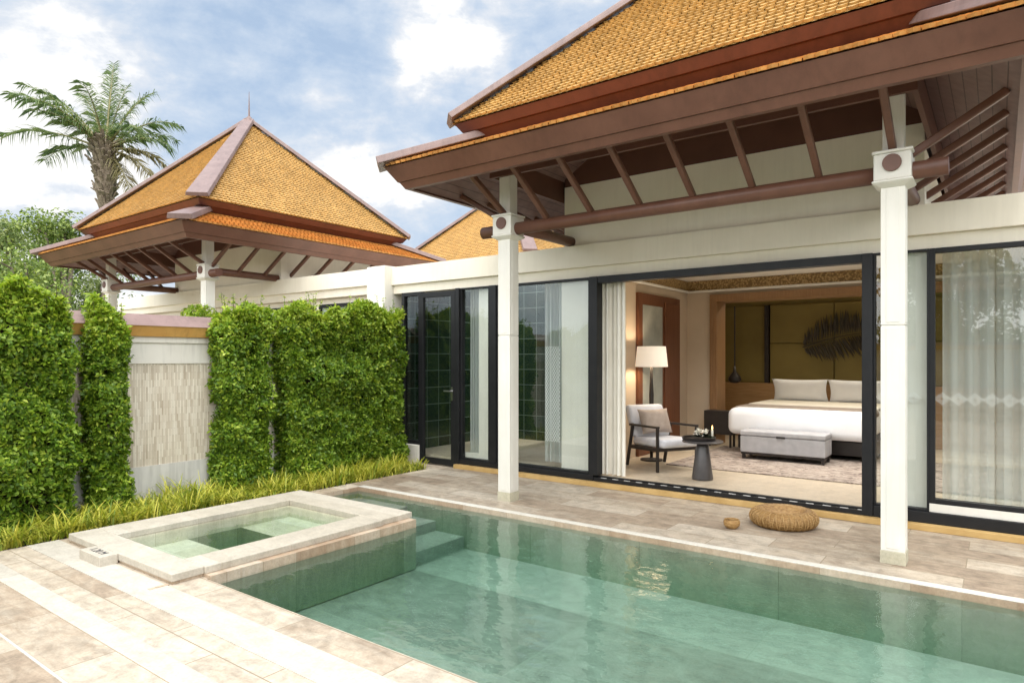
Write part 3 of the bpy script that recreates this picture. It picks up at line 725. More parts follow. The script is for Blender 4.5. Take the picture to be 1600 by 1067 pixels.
def motif(x0, n, par, z=1.225, dx=.125, dz=.055):
    mb = MB(); y = 7.293
    for i in range(n):
        c = x0 + i * dx
        for sc_ in (1, .72, .4):
            q = [(c - dx / 2 * sc_, z), (c, z + dz * sc_), (c + dx / 2 * sc_, z), (c, z - dz * sc_)]
            for a in range(4):
                p0, p1 = q[a], q[(a + 1) % 4]; mb.bar((p0[0], y, p0[1]), (p1[0], y, p1[1]), .002, .009, (0, 1, 0))
    mb.build('etched_motif', 'etch', par, world=True)
motif(-.42, 15, w4); motif(-.9, 3, w3)

# interior shells -----------------------------------------------------------
m = MB(); m.box(-7.7, 7.37, -.1, 4.5, 13.1, .118); m.build('floor', 'floorin', v1, world=True)
m = MB(); m.box(-4.55, 7.56, .12, -4.4, 11.1, 3.1)
m.box(-4.55, 11.1, .12, -3.98, 11.22, 3.1); m.box(-3.98, 11.1, 2.69, 3.1, 11.22, 3.1); m.box(3.0, 7.56, .12, 3.1, 13, 3.1)
m.box(-5.2, 11.22, .12, -5.1, 13, 3.1)
m.build('room_wall', 'beige', v1, world=True)
m = MB(); m.box(-4.4, 7.52, 2.94, 3.0, 13.0, 2.9495); m.build('ceiling', 'cream', v1, world=True)
m = MB(); m.box(-4.398, 7.6, 2.77, -4.37, 11.09, 2.939); m.box(-4.37, 11.06, 2.77, 3.0, 11.098, 2.939); m.build('frieze', 'frieze', v1, world=True)
m = MB(); m.box(-4.37, 7.6, 2.735, -4.33, 11.05, 2.7695); m.box(-4.33, 11.0, 2.735, 3.0, 11.0595, 2.7695); m.build('cornice', 'white', v1, bevel=.004, world=True)
m = MB(); m.box(-3.98, 11.05, .12, -3.86, 11.5, 2.69); m.box(-3.86, 11.05, 2.57, 3.0, 11.5, 2.689); m.build('bed_alcove_frame', 'jamb', v1, world=True)
m = MB(); m.box(-5.1, 12.9, .12, 3.0, 13.0, 2.94); m.build('alcove_wall', 'olive', v1, world=True)
m = MB()
for x0, x1 in ((-3.46, -2.36), (-2.35, -1.25), (-1.24, .2)):
    for z0, z1 in ((1.14, 1.88), (1.89, 2.60)): m.box(x0, 12.82, z0, x1, 12.899, z1)
m.build('headboard_panel', 'olive', v1, bevel=.012, world=True)
m = MB(); m.box(-5.0, 12.86, 1.14, -3.56, 12.899, 2.6); m.build('side_panel', 'olive', v1, bevel=.006, world=True)
m = MB(); m.box(-3.55, 12.78, 1.14, -3.475, 12.899, 2.6); m.build('divider', 'darkwood', v1, world=True)
m = MB(); m.box(-5.0, 12.74, .12, .5, 12.899, 1.135); m.build('headboard_ledge', 'woodx', v1, bevel=.004, world=True)
# panelled door in the left wall
m = MB(); m.box(-4.399, 9.06, .12, -4.35, 10.66, 2.60); idr = m.build('inner_door', 'woodz', v1, bevel=.005, world=True)
m = MB(); m.box(-4.349, 9.2, .3, -4.344, 9.92, 2.42); m.build('pane', 'marble', idr, world=True)
m = MB(); m.box(-4.349, 10.0, .3, -4.335, 10.58, 2.5); m.build('panel', 'woodz', idr, bevel=.004, world=True)
# bathroom behind the left glazing
m = MB(); m.box(-7.68, 7.5, .12, -7.6, 9.9, 2.94); m.box(-7.6, 9.8, .12, -4.56, 9.9, 2.94); m.build('bathroom_tiles', 'tilegreen', v1, world=True)
m = MB(); m.box(-7.6, 7.54, 2.80, -4.56, 8.3, 2.94); m.box(-5.3, 8.3, 2.80, -4.56, 9.8, 2.94); m.build('bathroom_ceiling', 'beige', v1, world=True)  # left open at the rear, below the added roof gap
# closing walls so no daylight leaks in behind
m = MB(); m.box(-7.78, 7.53, -.1, -7.69, 13.2, 2.949); m.box(-7.69, 13.01, -.1, 4.5, 13.2, 2.949); m.box(4.4, 7.53, -.1, 4.5, 13.0, 2.949); m.build('rear_wall', 'plaster', v1, world=True)

# villa 2 flat wall towards us
m = MB(); m.box(-17.6, FY - .05, 2.8, -8.2, FY + .22, 3.07); m.box(-17.6, FY, 2.66, -8.2, FY + .22, 2.7995); m.build('beam', 'plaster', v2, bevel=.004, world=True)
m = MB(); m.box(-17.6, FY + .22, 2.95, -8.2, 13, 3.02); m.build('flat_roof', 'plaster', v2, world=True)
m = MB(); m.box(-17.6, FY + .12, -1, -8.2, FY + .3, 2.655)
m.build('wall', 'plaster', v2, world=True)
for x0, x1 in ((-16.6, -14.9), (-14.5, -12.4), (-12.0, -10.2), (-9.8, -8.35)):
    m = MB(); rect_frame(m, x0, x1, .2, 2.56, .06, FY + .08, FY + .119); wn_ = m.build('window', 'black', v2, world=True)
    p = MB(); p.box(x0 + .06, FY + .095, .26, x1 - .06, FY + .105, 2.5); p.build('pane', 'glassdark', wn_, world=True)

# ------------------------------------------------------------------ garden wall, hedges, ground cover
WX = -7.62
def garden_wall(name, label, x, y0, y1, face=1, grp='garden walls'):
    o = thing(name, label, 'garden wall', (x, (y0 + y1) / 2, 0), 0)
    m = MB(); m.box(x - .22, y0, -.6, x, y1, .40); m.build('base', 'underwall', o, world=True)
    m = MB(); m.box(x - .22, y0, .4005, x - .012, y1, 1.54); m.build('mosaic_panel', 'mosaic', o, world=True)
    m = MB(); m.box(x - .22, y0, 1.5405, x, y1, 1.775); m.box(x - .22, y0, 1.7755, x + .02, y1, 1.845); m.build('upper_band', 'wallwhite', o, bevel=.003, world=True)
    m = MB(); zb = 1.8455
    m.hexa([(x - .27, y0, zb), (x + .05, y0, zb), (x + .05, y1, zb), (x - .27, y1, zb)], [(x - .33, y0, zb + .115), (x + .11, y0, zb + .115), (x + .11, y1, zb + .115), (x - .33, y1, zb + .115)])
    m.build('coping_fascia', 'orangecap', o, world=True)
    m = MB(); zc = zb + .1155
    m.hexa([(x - .37, y0, zc), (x + .13, y0, zc), (x + .13, y1, zc), (x - .37, y1, zc)], [(x - .17, y0, zc + .135), (x - .05, y0, zc + .135), (x - .05, y1, zc + .135), (x - .17, y1, zc + .135)])
    m.build('coping', 'mauvecap', o, world=True)
    return o
garden_wall('garden_wall', 'white garden wall with mosaic stone panel and ochre coping between the hedges', WX, -7.4, 7.1)

def hedge(label, y0, y1, ztop, xf, thick=.42, n=20000, ragged=.10, taper=0.0, leaf=.041):
    """a clipped wall of leaves: shell of small leaves over a twig core"""
    ym = (y0 + y1) / 2; h = thing('hedge', label, 'hedge', (xf - thick / 2, ym, 0), 0, 'clipped hedges along the garden wall')
    L = y1 - y0
    a_front = L * ztop; a_top = L * thick; a_end = thick * ztop
    tot = a_front + a_top * 1.6 + 2 * a_end
    C = np.empty((n, 3)); N = np.empty((n, 3)); sel = rng.random(n) * tot
    depth = np.abs(rng.exponential(.06, n)).clip(0, thick * .6)
    u = rng.random(n); v = rng.random(n)
    fr = sel < a_front; tp = (sel >= a_front) & (sel < a_front + a_top * 1.6); en = ~(fr | tp)
    side = np.where(rng.random(n) < .5, -1, 1)
    C[fr] = np.stack([xf - depth[fr], y0 + u[fr] * L, v[fr] * ztop], 1); N[fr] = (1, 0, .25)
    C[tp] = np.stack([xf - thick * v[tp], y0 + u[tp] * L, ztop - depth[tp] * 1.2], 1); N[tp] = (.35, 0, 1)
    yy = np.where(side > 0, y1 - depth, y0 + depth)
    C[en] = np.stack([xf - thick * u, yy, v * ztop], 1)[en]; N[en] = np.stack([np.full(n, .3), side, np.full(n, .2)], 1)[en]
    # clumpy swelling of the outline
    sw = np.array([mn.noise(Vector((c[0] * 2.2, c[1] * 2.6, c[2] * 2.6))) + .6 * mn.noise(Vector((c[1] * 6.5, c[2] * 6.5, 3.3))) for c in C])
    C += N / np.linalg.norm(N, axis=1, keepdims=True) * (sw * ragged)[:, None]
    topn = np.array([mn.noise(Vector((c[1] * 3.1, 7.7, c[0] * 3))) for c in C])
    C[:, 2] += np.clip((C[:, 2] - ztop * .75) / (ztop * .25), 0, 1) * topn * .30
    if taper:
        C[:, 1] = ym + (C[:, 1] - ym) * (1 - taper * np.clip(C[:, 2] / ztop, 0, 1.2))
    # rosettes: every sampled point carries a tuft of leaves fanning out from a twig end
    k = 6; nr = n // k; hole = np.array([mn.noise(Vector((c[0] * 3, c[1] * 5.2, c[2] * 5.2 + 9))) for c in C[:nr]])
    ok = (hole > -.42) | (depth[:nr] > .10) | (rng.random(nr) < .2)
    C, N, depth, topn = C[:nr][ok], N[:nr][ok], depth[:nr][ok], topn[:nr][ok]; nr = len(C)
    ax = N / np.linalg.norm(N, axis=1, keepdims=True) + rng.normal(size=(nr, 3)) * .45 + np.array([0, 0, .25])
    ax /= np.linalg.norm(ax, axis=1, keepdims=True)
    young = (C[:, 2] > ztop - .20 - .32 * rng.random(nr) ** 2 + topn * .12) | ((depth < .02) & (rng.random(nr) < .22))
    rad = rng.normal(size=(nr, k, 3)); rad -= ax[:, None, :] * (rad * ax[:, None, :]).sum(2, keepdims=True)
    rad /= np.linalg.norm(rad, axis=2, keepdims=True) + 1e-9
    T = rad * .85 + ax[:, None, :] * rng.uniform(.15, .9, (nr, k, 1)); T /= np.linalg.norm(T, axis=2, keepdims=True)
    S = leaf * rng.uniform(.7, 1.35, (nr, k)) * rng.uniform(.75, 1.35, (nr, 1))
    cen = C[:, None, :] + T * (S * .55)[:, :, None] + rng.normal(size=(nr, k, 3)) * .010
    Nl = ax[:, None, :] - T * (T * ax[:, None, :]).sum(2, keepdims=True) + rng.normal(size=(nr, k, 3)) * .22
    def tuft(name, msk, mat, wd):
        c, t_, nn, s_ = cen[msk].reshape(-1, 3), T[msk].reshape(-1, 3), Nl[msk].reshape(-1, 3), S[msk].reshape(-1)[:, None]
        nn = nn - t_ * (nn * t_).sum(1, keepdims=True); nn /= np.linalg.norm(nn, axis=1, keepdims=True) + 1e-9
        bb = np.cross(nn, t_); V = np.empty((len(c), 4, 3))
        V[:, 0] = c - t_ * s_ * .5; V[:, 2] = c + t_ * s_ * .5 - nn * s_ * .12
        V[:, 1] = c + t_ * s_ * .08 + bb * s_ * wd * .5 + nn * s_ * .10; V[:, 3] = c + t_ * s_ * .08 - bb * s_ * wd * .5 + nn * s_ * .10
        V -= np.array(ORG[h.name]); np_mesh(name, V.reshape(-1, 3), np.arange(len(c) * 4).reshape(-1, 4), mat, h)
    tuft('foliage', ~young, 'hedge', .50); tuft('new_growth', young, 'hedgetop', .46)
    # loose shoots over the top
    sh = MB(); ns = int(L * 26)
    PC = []; PN = []; PS = []
    for i in range(ns):
        y = y0 + random.random() * L; x = xf - random.random() * thick * .8; z0 = ztop - .1; ht = random.uniform(.1, .36) * random.uniform(.6, 1.1)
        tipp = Vector((x + random.uniform(-.05, .1), y + random.uniform(-.08, .08), z0 + ht))
        sh.tube([(x, y, z0), tuple(tipp)], [.004, .0015], 4)
        for q in range(int(ht * 55)):
            t_ = random.uniform(.2, 1); p_ = Vector((x, y, z0)).lerp(tipp, t_)
            PC.append(p_ + Vector((random.gauss(0, .016), random.gauss(0, .016), random.gauss(0, .01)))); PN.append((random.gauss(0, .6), random.gauss(0, .6), 1)); PS.append(random.uniform(.03, .055))
    sh.build('twigs', 'twig', h, world=True)
    leaf_mesh('shoots', np.array([tuple(p) for p in PC]) - np.array(ORG[h.name]), np.array(PN), np.array(PS), 'hedgetop', h, .45)
    core = MB(); ins = .15; core.box(xf - thick + .02, y0 + ins, 0, xf - ins, y1 - ins, ztop - ins); core.build('core', 'twig', h, world=True)
    return h
hedge('broad dark green hedge filling the left edge of the view', .2, 2.53, 2.17, -7.10, .46, 112000, .13)
hedge('narrow ragged hedge column left of the mosaic wall panel', 2.78, 3.10, 2.10, -7.26, .32, 28000, .12, .12)
hedge('slim hedge column right of the mosaic wall panel', 4.16, 4.72, 2.2, -7.22, .36, 40000, .11, .06)
hedge('broad leafy hedge reaching to the dark glass door', 5.02, 6.98, 2.27, -7.22, .38, 98000, .13)

def ground_cover():
    n = 15000; y = rng.uniform(-4, 6.95, n); keep = (y > .6) | (rng.random(n) < .3); y = y[keep]; n = len(y)
    x = rng.uniform(-7.5, -6.72, n)
    cl = np.array([mn.noise(Vector((a * 5, b * 5, 1.5))) for a, b in zip(x, y)])
    L = rng.uniform(.08, .27, n) * (1 + .95 * cl); az = rng.uniform(0, 2 * PI, n); lean = rng.uniform(.35, 1.35, n)
    wd = rng.uniform(.005, .010, n)
    d = np.stack([np.cos(az), np.sin(az), np.zeros(n)], 1); sdv = np.stack([-np.sin(az), np.cos(az), np.zeros(n)], 1)
    V = np.empty((n, 8, 3)); P0 = np.stack([x, y, np.zeros(n) - .02], 1)
    for i, t in enumerate((0, .35, .7, 1.0)):
        c = P0 + d * (L * lean * t ** 1.6 * .9)[:, None] + np.array([0, 0, 1]) * (L * (t - .42 * lean * t * t))[:, None]
        ww = wd * (1 - .75 * t ** 2); V[:, 2 * i] = c - sdv * ww[:, None]; V[:, 2 * i + 1] = c + sdv * ww[:, None]
    b = np.arange(n)[:, None] * 8
    F = np.concatenate([b + np.array([0, 1, 3, 2]), b + np.array([2, 3, 5, 4]), b + np.array([4, 5, 7, 6])], 0)
    o = np_mesh('ground_cover', V.reshape(-1, 3), F, 'cover', None, 'stuff')
    tag(o, 'yellow green grassy ground cover along the foot of the hedges', 'ground cover')
ground_cover()
m = MB(); m.box(-20, -7, -.6, -7.86, 7.4, -.01); m.build('terrace', 'deck', kind='structure')  # unseen pale ground, added to replace green bounce under the second villa
m = MB(); m.box(-7.61, -7.2, -.5, -6.665, 6.925, -.03); m.build('planting_bed', 'soil', kind='structure')

# ------------------------------------------------------------------ trees
def palm(loc, H):
    p = thing('palm_tree', 'tall feather palm with shaggy boot-covered trunk behind the second villa', 'palm tree', loc)
    t = MB(); pts = []; rs = []
    bulge = lambda f_: .155 + (.22 * math.sin(min(1, max(0, (f_ - .74) / .24)) * PI * .62) if f_ > .74 else 0)
    for i in range(30):
        f_ = i / 29; r = bulge(f_) + .02 * math.sin(i * 2.1)
        if f_ > .93: r *= max(.35, 1 - (f_ - .93) * 9)
        pts.append((.12 * math.sin(f_ * 2), .03 * math.sin(i), H * f_)); rs.append(r)
    t.tube(pts, rs, 12); t.build('trunk', 'palmbark', p, smooth=True)
    bt = MB()
    for i in range(240):
        f_ = .60 + .39 * random.random() ** .7; z = H * f_; a = random.uniform(0, 2 * PI); r = bulge(f_); big = max(0, (f_ - .72) / .27)
        d_ = Vector((math.cos(a), math.sin(a), 0)); b0 = Vector((.12 * math.sin(f_ * 2), 0, z)) + d_ * r * .85
        b1_ = b0 + d_ * (random.uniform(.05, .14) + big * random.uniform(.05, .32)) + Vector((0, 0, random.uniform(.1, .3) + .25 * big * random.random()))
        bt.bar(b0, b1_, random.uniform(.07, .15), .045, tuple(d_))
    bt.build('boots', 'palmbark', p)
    c0 = Vector((.12 * math.sin(2), 0, H * .965))
    def frond(az, el, L, droop, dry=False):
        rach = MB(); P = []; pos = c0.copy(); dirv = Vector((math.cos(az) * math.cos(el), math.sin(az) * math.cos(el), math.sin(el)))
        ns = 18
        for i in range(ns + 1):
            P.append(pos.copy()); pos += dirv * (L / ns); dirv = (dirv + Vector((0, 0, -droop * (.2 + 1.6 * (i / ns) ** 1.5) / ns))).normalized()
        rach.tube(P, [.05 * (1 - i / ns) ** 1.4 + .007 for i in range(ns + 1)], 6)
        ro = rach.build('frond', 'palmstalk', p)
        V = []; Fq = []; nl = 62
        for i in range(nl):
            f_ = .20 + .80 * i / (nl - 1); k = f_ * ns; a = int(min(k, ns - 1)); q = P[a].lerp(P[a + 1], k - a)
            tdir = (P[a + 1] - P[a]).normalized(); s_ = tdir.cross(Vector((0, 0, 1)))
            if s_.length < .05: s_ = Vector((math.sin(az), -math.cos(az), 0))
            s_.normalize(); n_ = s_.cross(tdir); n_ = n_ if n_.z > 0 else -n_
            ln = (.22 + L * .17 * math.sin(PI * min(1, f_ * .82 + .10)) ** .7) * random.uniform(.7, 1.15)
            for sg in (-1, 1):
                dv = (s_ * sg * random.uniform(.55, .9) + tdir * random.uniform(.45, .75) + n_ * random.uniform(-.25, .45)).normalized()
                w0 = random.uniform(.009, .016); wv = dv.cross(n_ + Vector((random.gauss(0, .5), random.gauss(0, .5), 0))).normalized() * w0
                sag = random.uniform(.3, .75) * ln
                b = len(V); m1 = q + dv * ln * .5 + Vector((0, 0, -.16 * sag)); tp = q + dv * ln * .93 + Vector((0, 0, -sag))
                V += [q - wv * .7, q + wv * .7, m1 + wv, tp, m1 - wv]
                Fq.append((b, b + 1, b + 2, b + 3, b + 4))
        m_ = MB(); m_.v = [tuple(v_) for v_ in V]; m_.f = Fq; m_.build('leaflets', 'palmdry' if dry else 'palm', ro)
    vr = YAW
    spec = [(180, 22, 4.2, .9), (184, 44, 4.1, 1.0), (172, 52, 3.6, .9), (160, 14, 3.6, .9), (100, 80, 3.4, .5), (85, 72, 3.2, .7), (60, 66, 3.1, .9), (10, 44, 3.1, 1.6), (0, 24, 2.8, 1.6), (5, 6, 2.7, 1.7),
            (-12, -12, 2.3, 1.2), (-40, 28, 2.7, 1.4), (-75, 50, 3.0, 1.2), (-110, 35, 3.2, 1.2), (140, 60, 3.4, .9), (125, 45, 3.2, 1.0), (215, 50, 3.3, 1.0), (245, 30, 2.9, 1.2), (45, 40, 2.8, 1.4), (20, 66, 3.0, 1.1), (75, 84, 3.5, .35)]
    for i, (a, e_, L, dr_) in enumerate(spec): frond(vr + R_(a + random.uniform(-5, 5)), R_(e_), L * .95, dr_ * 1.15, i in (9, 10))
    for a in (-25,): frond(vr + R_(a), R_(-38), 2.2, 1.6, True)
    return p
def at_px(px, py, dist, z=None):
    Fw = Vector((-math.sin(YAW), math.cos(YAW), 0)); Rt = Vector((math.cos(YAW), math.sin(YAW), 0))
    q = Fw * dist + Rt * ((px - 800) / F_PX * dist); return (q.x, q.y, EYE - (py - HY) / F_PX * dist)
q = at_px(163, 240, 24.0); palm((q[0], q[1], -1.2), (q[2] + 1.2) / .955)
def tree(label, px, dist, ztop, rad, n, mat, leaf=.16, zlow=1.2, lobes=20, cat='tree', group='trees beyond the second villa', name='broadleaf_tree'):
    x, y, _ = at_px(px, 500, dist); t = thing(name, label, cat, (x, y, -1.2), 0, group)
    tr = MB(); H = ztop + 1.2
    tr.tube([(0, 0, 0), (.1, .05, H * .35), (0, .1, H * .62)], [.2, .14, .07], 8)
    cs = []
    for i in range(lobes):
        a = random.uniform(0, 2 * PI); rr = rad * random.uniform(.05, .85); z = random.uniform(zlow + 1.4, H - rad * .25) ; k = 1 - .55 * (z / H) ** 2
        c = Vector((math.cos(a) * rr * k, math.sin(a) * rr * k, z)); cs.append((c, rad * random.uniform(.28, .5)))
        tr.tube([(.05, .05, H * random.uniform(.25, .5)), tuple(c * .55 + Vector((0, 0, z * .42))), tuple(c)], [.07, .04, .015], 6)
    tr.build('trunk', 'bark', t)
    C = np.empty((n, 3)); N = np.empty((n, 3)); idx = rng.integers(0, lobes, n); dv = rng.normal(size=(n, 3)); dv /= np.linalg.norm(dv, axis=1, keepdims=True)
    r_ = rng.random(n) ** .45
    cc = np.array([tuple(c[0]) for c in cs]); rrr = np.array([c[1] for c in cs])
    C = cc[idx] + dv * (rrr[idx] * r_)[:, None] * np.array([1, 1, .8])
    nz = np.array([mn.noise(Vector(c * 1.3)) for c in C]); keep = nz > -.30
    leaf_mesh('crown', C[keep], (dv + rng.normal(size=(n, 3)) * .7 + np.array([0, 0, .5]))[keep], (leaf * rng.uniform(.6, 1.3, n))[keep], mat, t, .45, droop=(0, 0, -.5))
    return t
tree('pale feathery tree at the far left behind the hedge', 18, 25, 7.6, 2.6, 12000, 'treepale', .17)
tree('yellow green tree left of the palm trunk', 98, 23, 7.0, 1.9, 8000, 'treeleaf', .15)
tree('grey green bush half hidden under the second villa eave', 150, 27, 6.6, 2.4, 7000, 'treepale', .16)
tree('low bush below the pale feathery tree', 45, 19.5, 5.2, 2.2, 8000, 'treeleaf', .13, .5)
tree('slender upright tree poking above the left trees', 62, 28, 8.3, 1.9, 8500, 'treeleaf', .16, 1.8, 24)
# shrubs between the garden wall and the second villa
def shrub(label, px, dist, ztop, rad, n):
    tree(label, px, dist, ztop, rad, n, 'hedgetop', .07, .9, 7, 'shrub', 'shrubs behind the garden wall', 'shrub')
shrub('bright shrub behind the wall coping near the slim hedge column', 318, 10.8, 2.55, .65, 8000)

# ------------------------------------------------------------------ bedroom furniture
FZ = .119
def cushion(mb, w_, h_, t_, fn, n=14, pinch=.10):
    """soft pillow in local (u,v,thickness) mapped by fn"""
    for sgn in (-1, 1):
        def sf(a, b):
            u, v = a * 2 - 1, b * 2 - 1
            k = (max(0, 1 - abs(u) ** 2.6) * max(0, 1 - abs(v) ** 2.6)) ** .5
            pu = u * (1 - pinch * (1 - abs(v)) * abs(u) * .0 - pinch * v * v * 0); ed = 1 - pinch * (1 - v * v) * abs(u) ** 3
            ed2 = 1 - pinch * (1 - u * u) * abs(v) ** 3
            return fn(u * w_ / 2 * ed, v * h_ / 2 * ed2, sgn * t_ / 2 * k)
        mb.grid(sf, n, n)
    return mb
# bed
bed = thing('bed', 'wide white bed with dark base inside the bedroom alcove', 'bed', (-2.35, 11.4, FZ))
m = MB(); m.box(-3.3, 10.42, .2, -1.4, 12.7, .40); m.build('base', 'darkwood', bed, bevel=.01, world=True)
m = MB(); [m.box(a, b_, FZ + .002, a + .1, b_ + .1, .2) for a in (-3.25, -1.55) for b_ in (10.5, 12.5)]; m.build('legs', 'darkwood', bed, world=True)
m = MB(); m.box(-3.42, 10.25, .42, -1.44, 12.72, .83); m.build('duvet', 'linen', bed, bevel=.11, seg=5, smooth=True, world=True)
m = MB(); m.box(-3.40, 11.28, .80, -1.46, 12.70, .845); m.build('sheet', 'cream', bed, bevel=.02, smooth=True, world=True)
m = MB(); m.box(-3.43, 10.55, .70, -1.43, 11.22, .842)
tag(m.build('bed_runner', 'taupe', bevel=.10, seg=4, smooth=True), 'taupe runner laid across the foot of the white bed', 'bed runner')
for i, (x, lb) in enumerate(((-2.86, 'white bed pillow nearer the pendant lamp'), (-1.92, 'white bed pillow under the leaf wall hanging'))):
    m = MB(); cushion(m, .94, .42, .20, lambda u, v, t: (x + u, 12.52 + t * .9 - .20 * (.5 - (v + .21) / .42) * -.6, 1.03 + v * .97), pinch=.08)
    tag(m.build('pillow', 'linen', smooth=True), lb, 'pillow', 'white pillows on the bed')
# bench at the foot of the bed
bn = thing('storage_bench', 'grey upholstered storage bench at the foot of the bed', 'bench', (-2.48, 9.95, FZ))
m = MB(); m.box(-3.05, 9.74, .235, -1.90, 10.18, .47); m.build('body', 'greyfab', bn, bevel=.012, world=True)
m = MB(); m.box(-3.055, 9.735, .476, -1.895, 10.185, .545); lid = m.build('lid', 'greyfab', bn, bevel=.015, world=True)
m = MB(); m.box(-2.54, 9.722, .462, -2.42, 9.735, .488); m.build('pull', 'darkwood', lid, bevel=.003, world=True)
m = MB(); m.box(-3.04, 9.75, .205, -1.91, 10.17, .2345); m.build('plinth', 'darkwood', bn, world=True)
for x in (-3.03, -1.96):
    for y in (9.76, 10.11):
        m = MB(); m.bar((x + .02, y + .025, .205), (x + .02, y + .025, FZ + .015), .04, .04, (0, 1, 0)); m.build('leg', 'darkwood', bn, world=True)
m = MB(); m.box(-3.72, 8.62, FZ + .0005, .4, 11.0, FZ + .014)
tag(m.build('rug', 'rug', bevel=.004), 'grey brown patterned rug on the bedroom floor', 'rug')
# nightstand
ns = thing('nightstand', 'black nightstand beside the left of the bed', 'nightstand', (-3.72, 10.95, FZ))
m = MB(); m.box(-3.98, 10.78, .34, -3.50, 11.02, .73); m.build('cabinet', 'darkwood', ns, bevel=.006, world=True)
for x in (-3.95, -3.54):
    for y in (10.8, 10.98): m = MB(); m.bar((x, y, .34), (x, y, FZ + .002), .03, .03, (0, 1, 0)); m.build('leg', 'darkwood', ns, world=True)
# pendant
pd = thing('pendant_lamp', 'black teardrop pendant lamp hanging beside the bed', 'pendant lamp', (-3.92, 12.2, 2.55))
m = MB(); m.tube([(-3.92, 12.2, 2.56), (-3.92, 12.2, 1.45)], .012, 8); m.build('cord', 'darkwood', pd, world=True)
m = MB(); m.lathe([(.02, .30), (.03, .2), (.10, .11), (.12, .05), (.09, 0), (.03, -.015)], 20, (-3.92, 12.2, 1.16)); m.build('shade', 'darkwood', pd, smooth=True, world=True)
# leaf wall hanging
def leaf_art():
    c = Vector((-2.28, 12.77, 1.93)); m = MB(); ang = R_(12); L = 1.2
    ax = Vector((math.cos(ang), 0, math.sin(ang))); bx = Vector((-math.sin(ang), 0, math.cos(ang)))
    P = [c + ax * (t - .5) * L + bx * .05 * math.sin(t * PI) for t in [i / 20 for i in range(21)]]
    m.tube(P, [.014 - .0005 * i for i in range(21)], 6)
    for i in range(52):
        t = .02 + .96 * i / 51
        for s_ in (-1, 1):
            base = c + ax * (t - .5) * L + bx * .05 * math.sin(t * PI)
            ln = .46 * (max(.04, 1 - (2 * t - .96) ** 2) ** .5) * random.uniform(.88, 1.06)
            dv = (bx * s_ + ax * random.uniform(.12, .42)).normalized(); wv = dv.cross(Vector((0, 1, 0))) * .021
            yo = Vector((0, -.012 - .05 * random.random(), 0))
            m.quad(base, base + dv * ln * .5 + wv + yo, base + dv * ln + yo * 1.6, base + dv * ln * .5 - wv + yo)
    tag(m.build('leaf_hanging', 'leafart'), 'large dark woven leaf hanging on the olive wall above the bed', 'wall hanging')
leaf_art()
# armchair, facing +x in its own frame
ch = thing('armchair', 'black framed armchair with pale grey cushions beside the curtain', 'armchair', (-3.66, 8.38, FZ), R_(-30)); ch.scale = (.95, .95, .95)
hw = .33
for s_ in (-1, 1):
    m = MB(); m.bar((.32, s_ * hw, 0), (.32, s_ * hw, .60), .035, .035, (0, 1, 0)); m.build('front_leg', 'darkwood', ch, bevel=.004)
    m = MB(); m.bar((-.42, s_ * hw, 0), (-.27, s_ * hw, .62), .04, .035, (0, 1, 0)); m.build('rear_leg', 'darkwood', ch, bevel=.004)
    m = MB(); m.bar((-.34, s_ * hw, .60), (.34, s_ * hw, .615), .05, .03); m.build('armrest', 'darkwood', ch, bevel=.006)
m = MB(); m.bar((-.36, -hw, .28), (.36, -hw, .31), .035, .05); m.bar((-.36, hw, .28), (.36, hw, .31), .035, .05); m.bar((.34, -hw, .31), (.34, hw, .31), .035, .05); m.bar((-.34, -hw, .28), (-.34, hw, .28), .035, .05)
m.build('seat_frame', 'darkwood', ch, bevel=.004)
m = MB(); m.hexa([(-.32, -.31, .31), (.42, -.31, .335), (.42, .31, .335), (-.32, .31, .31)], [(-.32, -.31, .42), (.42, -.31, .455), (.42, .31, .455), (-.32, .31, .42)]); m.build('seat_cushion', 'palegrey', ch, bevel=.04, seg=3, smooth=True)
m = MB(); m.hexa([(-.36, -.31, .40), (-.22, -.31, .42), (-.22, .31, .42), (-.36, .31, .40)], [(-.56, -.31, .86), (-.42, -.31, .88), (-.42, .31, .88), (-.56, .31, .86)]); m.build('back_cushion', 'palegrey', ch, bevel=.05, seg=3, smooth=True)
def cf(u, v, t):
    p_ = Vector((-.16 + t - v * .38, -.02 + u, .62 + v * .92 + t * .35)); p_ = Matrix.Rotation(R_(-30), 3, 'Z') @ p_
    return p_ + Vector((-3.66, 8.38, FZ))
m = MB(); cushion(m, .50, .36, .17, cf); tag(m.build('throw_cushion', 'mush', smooth=True), 'mushroom brown throw cushion leaning in the armchair', 'cushion')
# side table with tray
tb = thing('side_table', 'round black table with conical base near the threshold', 'table', (-2.92, 7.86, FZ))
m = MB(); m.lathe([(.125, 0), (.128, .02), (.075, .40), (.06, .44)], 28); m.build('base', 'gun', tb, smooth=True)
m = MB(); m.lathe([(.05, .44), (.24, .455), (.245, .47), (.24, .475)], 36); m.build('top', 'gun', tb)
tz = FZ + .476
tr = thing('tray', 'dark oval tray on the round black table', 'tray', (-2.98, 7.9, tz))
m = MB(); m.lathe([(.17, 0), (.20, .006), (.205, .035), (.195, .035), (.19, .012), (.02, .010)], 32); m.build('dish', 'darkwood', tr)
fw = thing('flower_arrangement', 'white blossoms with dark leaves on the tray', 'flowers', (-2.93, 7.92, tz + .012))
fm = MB(); lm = MB()
for i in range(8):
    a = random.uniform(0, 2 * PI); r = random.uniform(0, .11); c = Vector((math.cos(a) * r + .02, math.sin(a) * r, .06 + random.uniform(0, .05)))
    for k in range(9):
        dv = Vector((random.gauss(0, 1), random.gauss(0, 1), random.gauss(.3, .8))).normalized(); s_ = dv.cross(Vector((.3, .2, 1))).normalized(); 
        fm.quad(c, c + dv * .03 + s_ * .02, c + dv * .05, c + dv * .03 - s_ * .02)
